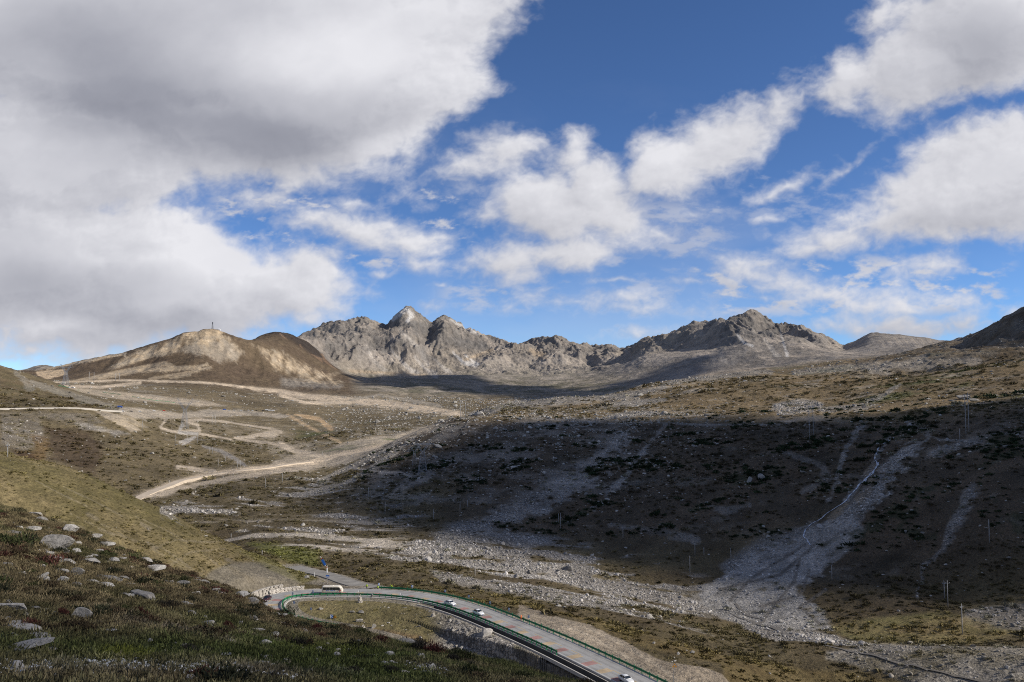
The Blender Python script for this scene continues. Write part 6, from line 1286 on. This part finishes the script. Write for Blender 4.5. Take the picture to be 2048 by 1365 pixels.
def build_stones():
    var = [rock_mesh('block', 100 + i, M_SCREE, (.85, .7, .55, .95, .65)[i], 2 if i < 3 else 1) for i in range(5)]
    rk = np.clip((RK - .12) / .75, 0, 1) * (1 - BR * .85); rk[DG > 2300] = 0; vis = 1.0
    # scree and block fields; sizes grow a little with distance so that far fields stay made of blocks, not dust
    dens = np.where(DG < 300, .50, np.where(DG < 560, .38, np.where(DG < 950, .10, .022))).astype(np.float32)
    r, c, d, P = sample_cells((rk ** 1.5).astype(np.float32) * (1 - np.clip(sstep(DG, 118, 150) * -1 + 1, 0, 1)), dens, 330000, dr=(130, 2300))
    n = len(P); s = np.exp(RNG.normal(0, .42, n)) * np.clip(.70 + (d - 300) / 900, .6, 3.0) * .82; s = np.minimum(s, 5); s *= np.where(RNG.rand(n) < .03, 2.2, 1)
    sc_ = np.stack([s * RNG.uniform(.8, 1.3, n), s * RNG.uniform(.8, 1.2, n), s * RNG.uniform(.7, 1.25, n)], 1); P[:, 2] += s * .12
    scatter('scree_blocks', P, eul(n, .6), sc_, RNG.randint(0, 5, n), var, (CG[r, c] * .75 + .09) * (1 + .5 * nB2[r, c] + .3 * nC[r, c])[:, None] * RNG.uniform(.7, 1.35, (n, 1)), 'pale angular scree and boulder fields')
    # loose stones anywhere on the heath
    w = ((1 - rk) * (1 - BR) * sstep(DG, 130, 160)).astype(np.float32); nz = sstep(nB + nC * .6, -.1, .5)
    dens = (np.where(DG < 560, .006, np.where(DG < 1000, .0045, .0022)) * (.4 + 1.4 * nz)).astype(np.float32); h2m = h2 > .4; dens[h2m] *= .35; dens = dens * (1 + 5.5 * sstep(UG, 600, 760) * sstep(DG, 500, 600) * (1 - sstep(UG, 1250, 1500))) * (1 + 2.0 * rs)
    isl = (ROFF > 4) & (ROFF < 60) & (DG < 285) & (UG > 560) & (PU < 1150); dens[isl] = .035
    r, c, d, P = sample_cells(w, dens, 90000, dr=(130, 2300)); n = len(P)
    s = np.exp(RNG.normal(-.25, .5, n)) * np.clip(.7 + (d - 250) / 800, .6, 3.2); s[ (d < 290)] *= .9; sc_ = np.stack([s * 1.2, s, s * RNG.uniform(.55, 1.1, n)], 1); P[:, 2] += s * .08
    scatter('loose_stones', P, eul(n, .35), sc_, RNG.randint(0, 5, n), var, np.array([[.37,.345,.30]]) * RNG.uniform(.6, 1.35, (n, 1)), 'scattered stones on the heath')
def build_plants():
    lm = leaf_mat('heath_leaves', None)
    cl = [clump_mesh('heath_clump', 10 + i, 130, .16, lm, .5 + .12 * i) for i in range(4)]
    far = [clump_mesh('heath_clump', 30 + i, 46, .30, lm, .5) for i in range(3)]
    w = (HS * (1 - BR) * sstep(DG, 128, 150)).astype(np.float32); pat = sstep(nC * .8 + nB * .7 + nA * .5, -.3, .55)
    dens = (np.where(DG < 300, .30, np.where(DG < 420, .20, np.where(DG < 700, .085, .022))) * (.15 + 1.5 * pat)).astype(np.float32)
    dens[h2 > .4] *= 2.4; dens[(ROFF > 4) & (DG < 285) & (UG > 560)] *= .35; dens[(DG < 340) & (UG > 880)] *= 1.5
    r, c, d, P = sample_cells(w, dens, 230000, dr=(130, 1300)); n = len(P)
    s = np.exp(RNG.normal(-.12, .45, n)) * np.clip(.62 + (d - 200) / 700, .55, 2.2); ti = CG[r, c] * RNG.uniform(.62, 1.2, (n, 1)) * np.array([.98, 1.02, .88])
    s = np.where(h2[r, c] > .4, s * .62, s)
    rs_ = rs[r, c] > .5; dg = rs_ & (nB[r, c] > .2); ti[dg] = np.array([.028, .040, .018]) * RNG.uniform(.6, 1.3, (dg.sum(), 1)); s[dg] *= 1.5
    scatter('heath', P, eul(n, .12), np.stack([s, s, s * .75], 1), RNG.randint(0, 3, n), far, ti, 'low heath clumps over the slopes')
    # litter and chips in the turf at the bottom
    lw = ((1 - sstep(DG, 40, 50)) * sstep(DG, 22, 25) * np.exp(-((PV - (1338 - 6 * np.sin(PU / 130))) / 9.) ** 2) * sstep(nC + nB, -.3, .3)).astype(np.float32)
    r, c, d, P = sample_cells(lw, 60.0, 3200, az=(-36, -4), dr=(20, 52)); n = len(P); s = .05 + .16 * RNG.rand(n) ** 3
    var = [rock_mesh('chip', 400 + i, M_CHIP, .5, 1) for i in range(3)]
    scatter('litter', P + np.array([0, 0, .05]), eul(n, .6), np.stack([s, s, s], 1), RNG.randint(0, 3, n), var, np.ones((n, 3)), 'stone chips and scraps of litter in the turf')
    # near slope: turf, cushions and twiggy shrubs
    gm = leaf_mat('turf_blades', None); tf = [clump_mesh('turf_tuft', 50 + i, 60, .05, gm, .06, stand=.9, long=1.9) for i in range(3)]
    fg = (1 - sstep(DG, 118, 135)).astype(np.float32)
    r, c, d, P = sample_cells(fg, 11.0, 60000, az=(-36, 9), dr=(20, 132)); n = len(P); s = RNG.uniform(.5, 1.15, n)
    ti = CG[r, c] * RNG.uniform(.55, 1.6, (n, 1)) * (1 + .5 * nC[r, c])[:, None]; scatter('turf', P, eul(n, .15), np.stack([s, s, s * RNG.uniform(.7, 1.6, n)], 1), RNG.randint(0, 3, n), tf, ti, 'short alpine turf of the near slope')
    sh = [clump_mesh('dwarf_shrub', 70 + i, 420, .055, lm, .55, stand=.7, long=2.0) for i in range(4)]
    dn = ((.10 + .62 * sstep(PV, 1340, 1205)) * (.12 + sstep(nC * .7 + nB * .6, -.15, .45))).astype(np.float32)
    r, c, d, P = sample_cells(fg, dn, 9000, az=(-36, 12), dr=(24, 128)); n = len(P); s = np.exp(RNG.normal(-.1, .3, n)) * .95
    pal = np.array([(.045,.052,.020), (.075,.055,.032), (.080,.034,.026), (.034,.036,.020), (.095,.085,.045)]); red = sstep(nB[r, c] + nC[r, c] * .5, .0, .5)
    k = np.where(RNG.rand(n) < (.04 + .22 * red), 2, RNG.choice([0, 1, 3, 4, 1], n)); ti = pal[k] * RNG.uniform(.7, 1.25, (n, 1))
    scatter('dwarf_heath', P, eul(n, .1), np.stack([s, s, s * RNG.uniform(.6, 1.0, n)], 1), RNG.randint(0, 4, n), sh, ti, 'dwarf heath and red-leaved scrub on the near slope')
# boulders of the near slope: centre u, foot v, width px, height px, look
BOUL = [(102,1100,58,30,'big rounded grey boulder near the left edge, highest on the slope'),(22,1070,22,12,'small pale boulder at the very left edge near the crest'),(70,1033,22,12,'pale boulder on the crest line at the far left'),(97,1110,20,10,''),(60,1062,20,12,''),(130,1128,30,12,''),(78,1042,24,10,''),(205,1042,0,0,''),(133,1065,28,14,'pair-like pale block on the crest above the red scrub'),(190,1056,20,10,''),(127,1088,18,10,''),(35,1058,16,8,''),
 (170,1127,40,15,'flat pale slab-like boulder in the heath a third of the way along the crest'),(205,1092,24,10,''),(154,1090,16,10,'brightest white block below the crest'),(148,1106,18,10,''),(120,1108,22,11,''),(95,1082,16,8,''),(88,1104,14,8,''),(285,1198,50,20,'long pale whaleback boulder in the middle of the slope, biggest there'),(253,1196,30,14,'dark pointed stone touching the left end of the whaleback boulder'),(301,1142,30,14,'broad pale boulder on the crest above the gravel mound'),(290,1123,28,10,''),(222,1124,26,10,''),(195,1108,18,8,''),(203,1093,16,9,''),(182,1114,20,8,''),(80,1135,14,7,''),(118,1118,16,6,''),(235,1120,18,7,''),(255,1130,16,7,''),(260,1138,12,6,''),
 (170,1127,12,6,''),(150,1152,26,16,'dark upright boulder with a pale left face, below the flat slab'),(118,1146,28,12,'rounded boulder left of the upright dark one'),(35,1150,26,8,''),(240,1160,26,11,''),(215,1162,34,13,'pale sharp-edged boulder in mid slope, left above the whaleback'),(180,1168,36,10,'long low slab in mid slope'),(205,1175,34,10,''),(120,1165,20,10,''),(150,1175,22,10,'pale round stone under the long low slab'),(262,1172,18,8,''),(18,1220,46,17,'large pale flat boulder at the left edge in the heath'),(10,1190,22,7,''),(5,1240,16,8,''),(72,1218,16,6,''),(48,1230,14,6,''),
 (152,1238,24,16,'small dark stone behind the leaning pale boulder'),(158,1240,34,24,'leaning pale boulder with dark cracks in the green left part'),(172,1223,18,8,''),(45,1263,70,15,'long dark ledge of rock at the left edge, half overgrown'),(73,1278,40,15,'grey boulder with black lichen below the overgrown ledge'),(40,1300,58,16,'big speckled slab lying on the lower left grass'),(72,1306,15,10,'small round boulder just right of the speckled slab'),(96,1302,24,4,''),(97,1261,16,4,''),(108,1229,12,6,''),(93,1222,12,6,''),(60,1231,12,5,''),(48,1233,14,8,''),
 (370,1210,16,9,'rounded pale stone above the small tilted one in mid slope'),(382,1230,22,11,'tilted grey stone with a pale tip, right of the whaleback'),(476,1197,36,13,'big rough boulder on the crest under the end of the stone wall'),(500,1211,26,15,'dark rounded boulder on the crest just left of the maroon car'),(360,1120,0,0,''),(362,1172,28,10,''),(330,1165,14,6,''),(338,1168,16,8,''),(400,1166,30,8,'pale stone on the crest below the stone wall'),(385,1160,16,7,''),(430,1178,18,7,''),(445,1190,14,7,''),(468,1228,16,8,''),(489,1231,14,10,''),(515,1262,22,7,'flat stone in the heath under the bend'),(548,1231,26,6,''),(408,1237,14,9,''),(403,1244,12,5,''),
 (526,1290,26,12,'white spotted block lying in the green right of centre'),(327,1307,18,8,'rounded stone in the grass left of the dark bush'),(298,1284,12,6,''),(344,1300,10,5,''),(347,1288,10,5,''),(221,1263,24,5,'thin slab in the turf, lower left of centre'),(410,1289,7,5,''),(449,1311,16,7,''),(555,1309,14,6,''),(378,1361,24,13,'round pale boulder at the bottom edge, left of the middle'),(516,1332,34,6,'low pale stone in the litter line'),(645,1303,10,5,''),(812,1290,36,18,'smooth whitish boulder among dark scrub at the crest, middle'),(824,1300,0,0,''),(848,1347,26,6,'low smooth stone near the bottom edge, right of the middle'),(752,1313,14,7,''),(682,1295,12,6,''),(1035,1355,16,5,'last low stone where the crest leaves the picture'),(706,1316,12,5,''),(585,1222,18,6,''),(560,1234,24,6,''),(600,1262,20,6,''),(652,1305,14,5,''),(690,1340,14,5,''),(960,1340,14,5,''),(900,1332,12,5,''),(770,1330,12,5,''),(620,1330,12,5,''),(300,1240,12,5,''),(330,1262,12,6,''),(270,1228,14,6,'')]
def big_rock(name, seed, m, flat):
    from mathutils import noise as mn
    rnd = random.Random(seed); bm = bmesh.new(); bmesh.ops.create_icosphere(bm, subdivisions=4, radius=.6)
    cuts = [(Vector((rnd.gauss(0,1), rnd.gauss(0,1), rnd.gauss(0,.8))).normalized(), rnd.uniform(.24,.44)) for _ in range(10)]; o = Vector((seed, seed * 2, 0))
    for v in bm.verts:
        p = v.co + mn.noise_vector(v.co * 1.6 + o) * .16
        for it in range(2):
            for n, d in cuts:
                k = p.dot(n) - d
                if k > 0: p -= n * k * .96
        p += mn.noise_vector(p * 5 + o) * .030 + mn.noise_vector(p * 13 + o) * .012
        v.co = Vector((p.x * 1.2, p.y, p.z * flat))
    me = bpy.data.meshes.new(name); bm.to_mesh(me); bm.free(); me.materials.append(m); return me
SHRUBS = [(375,1308,34,20,'dark leafless shrub beside the spotted turf, left of the middle of the near slope'),(598,1296,44,22,'broad dark twiggy shrub in the right part of the near slope'),(645,1312,30,14,'low dark shrub right of the broad twiggy one'),(560,1345,40,18,'dark shrub above the bottom edge, under the broad twiggy one'),(540,1362,46,18,'wide dark shrub at the bottom edge right of the pale boulder'),(430,1356,40,14,'grassy grey shrub at the bottom edge beside the pale boulder'),(120,1232,26,14,'rusty brown cushion shrub near the small stones at left'),(105,1250,30,14,'brown cushion shrub above the long dark ledge'),(475,1238,60,20,'wide dark green shrub in the upper middle of the near slope'),(280,1240,36,24,'deep red bush in the middle of the near slope'),(395,1266,22,14,'dark red upright bush in the green turf'),(452,1258,24,16,'dark red upright bush right of another, near the pale slab'),(840,1300,40,22,'dark bush standing up over the crest in the middle'),(870,1308,44,26,'tallest dark reddish bush on the crest'),(905,1322,34,18,'dark bush on the crest right of the tallest one'),(940,1335,30,14,'last dark bush before the crest drops out of the picture'),(620,1290,20,12,'small red bush beside the broad twiggy shrub'),(635,1260,26,14,'rust red bush below the lower road'),(700,1290,30,12,'dark bush under the lower road, left of the crest bushes'),(760,1305,34,13,'grey green cushion bush in mid crest'),(50,1225,26,12,'dark cushion bush at the far left edge'),(215,1210,34,13,'dark cushion bush left of the whaleback boulder'),(330,1215,40,14,'brown bush right of the whaleback boulder'),(250,1350,44,12,'low grey bush near the bottom edge at left'),(700,1350,44,16,'dark bush at the bottom edge, right part'),(780,1345,36,14,'rounded dark bush near the bottom right of the near slope')]
def build_shrubs():
    D = leaf_mat('dark_twigs', (.040,.036,.028), False); R = leaf_mat('red_twigs', (.070,.026,.022), False); G = leaf_mat('green_brown_twigs', (.052,.052,.026), False); rnd = random.Random(9)
    W = {}
    for i, (u, v, w, h, lab) in enumerate(SHRUBS):
        m, key = (R, 'r') if 'red' in lab or 'rust' in lab else ((G, 'g') if 'green' in lab or 'cushion' in lab else (D, 'd'))
        q, d = hit(u, v, 22, 150)
        if d > 140: continue
        r = empty('shrub', q, rnd.uniform(0, 6.28), lab, 'shrub', 'shrubs of the near slope')
        k = (key, i % 3)
        if k not in W:
            W[k] = clump_mesh('crown', 300 + i, 900, .045, m, .62, stand=1.0, long=2.2)
            tw = MB(); rr = random.Random(i)
            for _ in range(16): a = rr.uniform(0, 6.28); e = Vector((math.cos(a) * rr.uniform(.15,.55), math.sin(a) * rr.uniform(.15,.55), rr.uniform(.3,.62))); tw.rod((0, 0, -.08), e, .012, .004, n=3, caps=False)
            W[k] = (W[k], tw)
        cm, tw = W[k]; o = link('crown', cm, r)
        if isinstance(tw, MB): t = tw.build('stems', M_TWIG, r); W[k] = (cm, t.data)
        else: link('stems', tw, r)
        s = w / F * d / 1.35; r.scale = (s, s * .9, max(h / F * d / .62, s * .55))
def build_boulders():
    ms = [big_rock('boulder', 200 + i, M_ROCK, (.8, .6, .9, .7, .75, 1.0, .65, .85)[i]) for i in range(8)]
    rnd = random.Random(3); k = 0
    for u, v, w, h, lab in BOUL:
        if w == 0: continue
        try: q, d = hit(u, v, 22, 150)
        except Exception: continue
        if d > 140: continue
        W = w / F * d * 1.05; Hh = h / F * d; o = bpy.data.objects.new('boulder', ms[k % 8]); k += 1; COL.objects.link(o)
        dep = W * rnd.uniform(.55, .8); o.scale = (W * 1.0, dep, max(Hh * 1.25, W * .22)); o.location = q + Vector((0, dep * .25, Hh * .18)); o.rotation_euler = (rnd.uniform(-.12, .12), rnd.uniform(-.15, .15), rnd.uniform(-.5, .5))
        if lab: tag(o, lab, 'boulder', 'boulders of the near slope')
        else: tag(o, 'small pale stone half sunk in the heath of the near slope', 'stone', 'small stones of the near slope')
    rr = np.random.RandomState(4); cnt = 0
    while cnt < 175:                                     # the many small pale stones of the upper near slope
        u = rr.uniform(0, 1.0) ** 1.3 * 900; crest = np.interp(u, [0,150,300,480,600,800,1000], [1022,1070,1138,1200,1262,1300,1340]); v = crest + (1352 - crest) * rr.uniform(.01, 1) ** 1.7
        q, d = hit(u, v, 22, 150)
        if d > 140: continue
        W = (rr.lognormal(-.95, .42)) * (1.0 if v < crest + 120 else .62); o = bpy.data.objects.new('stone', ms[cnt % 8]); COL.objects.link(o); cnt += 1
        o.scale = (W, W * rr.uniform(.6, 1), W * rr.uniform(.45, .9)); o.location = q + Vector((0, 0, W * .08)); o.rotation_euler = (rr.uniform(-.3, .3), rr.uniform(-.3, .3), rr.uniform(0, 6.28)); tag(o, 'small pale stone half sunk in the heath of the near slope', 'stone', 'small stones of the near slope')
    # a few marked boulders away from the near slope
    for u, v, w, h, dm, lab in ((1932,799,22,9,560,'pointed boulder with a pale slanting top on the sunlit plateau at right'), (1950,803,12,6,560,'flat pale slab just right below the pointed boulder'), (1408,0,0,0,0,''), (735,1282,0,0,0,''), (960,832,20,9,700,'dark block on the crest above the shadowed hill'), (1311,798,0,0,0,''), (1331,770,0,0,0,''), (1518,843,0,0,0,''), (612,1157,12,5,270,'oblong pale rock at the tip of the olive hill beside the side road'), (743,1196,7,5,200,'white block on the island right of the tall cairn'), (747,1257,9,7,180,'rounded boulder by the lower rim of the island'), (841,1279,6,7,180,'upright stone at the lower rim of the island'), (718,1244,13,6,180,'oblong white boulder beside the left rim of the island'), (705,1226,8,5,180,'white block in the left of the island'), (722,1227,8,6,180,'tallest white block in the left of the island'), (1308,1288,6,4,180,'dark rock like a resting animal on the heath beyond the dirt apron'), (1357,1310,8,5,200,'pale rock at the rim of the dirt apron'), (1385,1308,10,4,200,'long pale rock on the heath right of the dirt apron'), (1500,965,10,9,380,'round dark boulder high on the shadowed slope'), (1524,960,14,14,400,'tall boulder high on the shadowed slope beside the left channel')):
        if w == 0: continue
        q, d = hit(u, v, dm); W = w / F * d; o = bpy.data.objects.new('boulder', ms[k % 8]); k += 1; COL.objects.link(o); Hh = h / F * d
        o.scale = (W, W * .8, Hh * 1.7); o.location = q + Vector((0, W * .2, Hh * .3)); o.rotation_euler = (.05, .1, rnd.uniform(-.4, .4)); tag(o, lab, 'boulder')
def build_water():
    m, nt, b = mat('stream_water'); b.inputs['Base Color'].default_value = (.15,.13,.10,1); b.inputs['Roughness'].default_value = .5; b.inputs['Specular IOR Level'].default_value = .3
    n = NN(nt, 'ShaderNodeTexNoise'); n.inputs['Scale'].default_value = 1.2; bp = NN(nt, 'ShaderNodeBump'); bp.inputs['Strength'].default_value = .5; nt.links.new(n.outputs[0], bp.inputs['Height']); nt.links.new(bp.outputs[0], b.inputs['Normal'])
    fm = plain('white_water', (.50,.53,.57), .5, var=.6, scale=.9)
    def stream(name, pts, ws, d0, d1, m, up, seed):
        W = [hit(u, v, d0, d1)[0] for u, v in pts]; P = catmull([tuple(w) for w in W], 2.0); P, _ = resample(P, 1.5); n = len(P); t, nr = path_frame(P)
        wob = fbm(np.arange(n) * 1.0, np.zeros(n), 9, 3, .6, seed) * 1.6; P[:, 0] += nr[:, 0] * wob; P[:, 1] += nr[:, 1] * wob; P[:, 2] = z_at(P[:, 0], P[:, 1]) + up
        hw = np.interp(np.linspace(0, 1, n), np.linspace(0, 1, len(ws)), ws) * (1 + .5 * fbm(np.arange(n) * 1.0, np.ones(n), 5, 2, .5, seed + 3)); t, nr = path_frame(P)
        L_ = P.copy(); L_[:, 0] += nr[:, 0]*hw; L_[:, 1] += nr[:, 1]*hw; R_ = P.copy(); R_[:, 0] -= nr[:, 0]*hw; R_[:, 1] -= nr[:, 1]*hw
        L_[:, 2] = np.maximum(z_at(L_[:, 0], L_[:, 1]) + up * .6, P[:, 2] - .1); R_[:, 2] = np.maximum(z_at(R_[:, 0], R_[:, 1]) + up * .6, P[:, 2] - .1)
        co = np.stack([L_, P, R_], 1).reshape(-1, 3); i, j = np.meshgrid(np.arange(n-1), np.arange(2), indexing='ij'); q = np.stack([i*3+j, i*3+j+1, (i+1)*3+j+1, (i+1)*3+j], -1).reshape(-1, 4)
        tag(link(name, fast_mesh(name, co, q, m)), kind='structure')
    stream('stream', [(1786,876),(1775,884),(1762,893),(1753,903),(1752,918),(1755,933),(1738,950),(1724,966),(1706,986),(1687,1005),(1664,1021),(1645,1035),(1626,1048),(1612,1062),(1610,1075),(1620,1092)], [.22,.4,.3,.42,.3,.25], 380, 700, fm, .35, 1)
    stream('stream', [(1757,926),(1748,945),(1735,958),(1730,970)], [.2,.4,.2], 380, 700, fm, .35, 5)
    stream('river', [(1462,1230),(1490,1240),(1520,1250),(1560,1262),(1600,1278),(1650,1292),(1720,1308),(1790,1324),(1860,1342),(1940,1358),(2060,1385)], [.5,1.3,1.7,.8,.5,.6,.4,.5], 230, 470, m, .3, 9)
    stream('river', [(1470,1208),(1500,1232),(1530,1240),(1500,1252)], [.5,.9,.5], 230, 470, m, .25, 15)
make_mats()
build_terrain(); build_sky(); build_cloud_banks()
build_road(); build_roadside(); build_things(); build_water()
build_boulders(); build_shrubs(); build_stones(); build_plants()
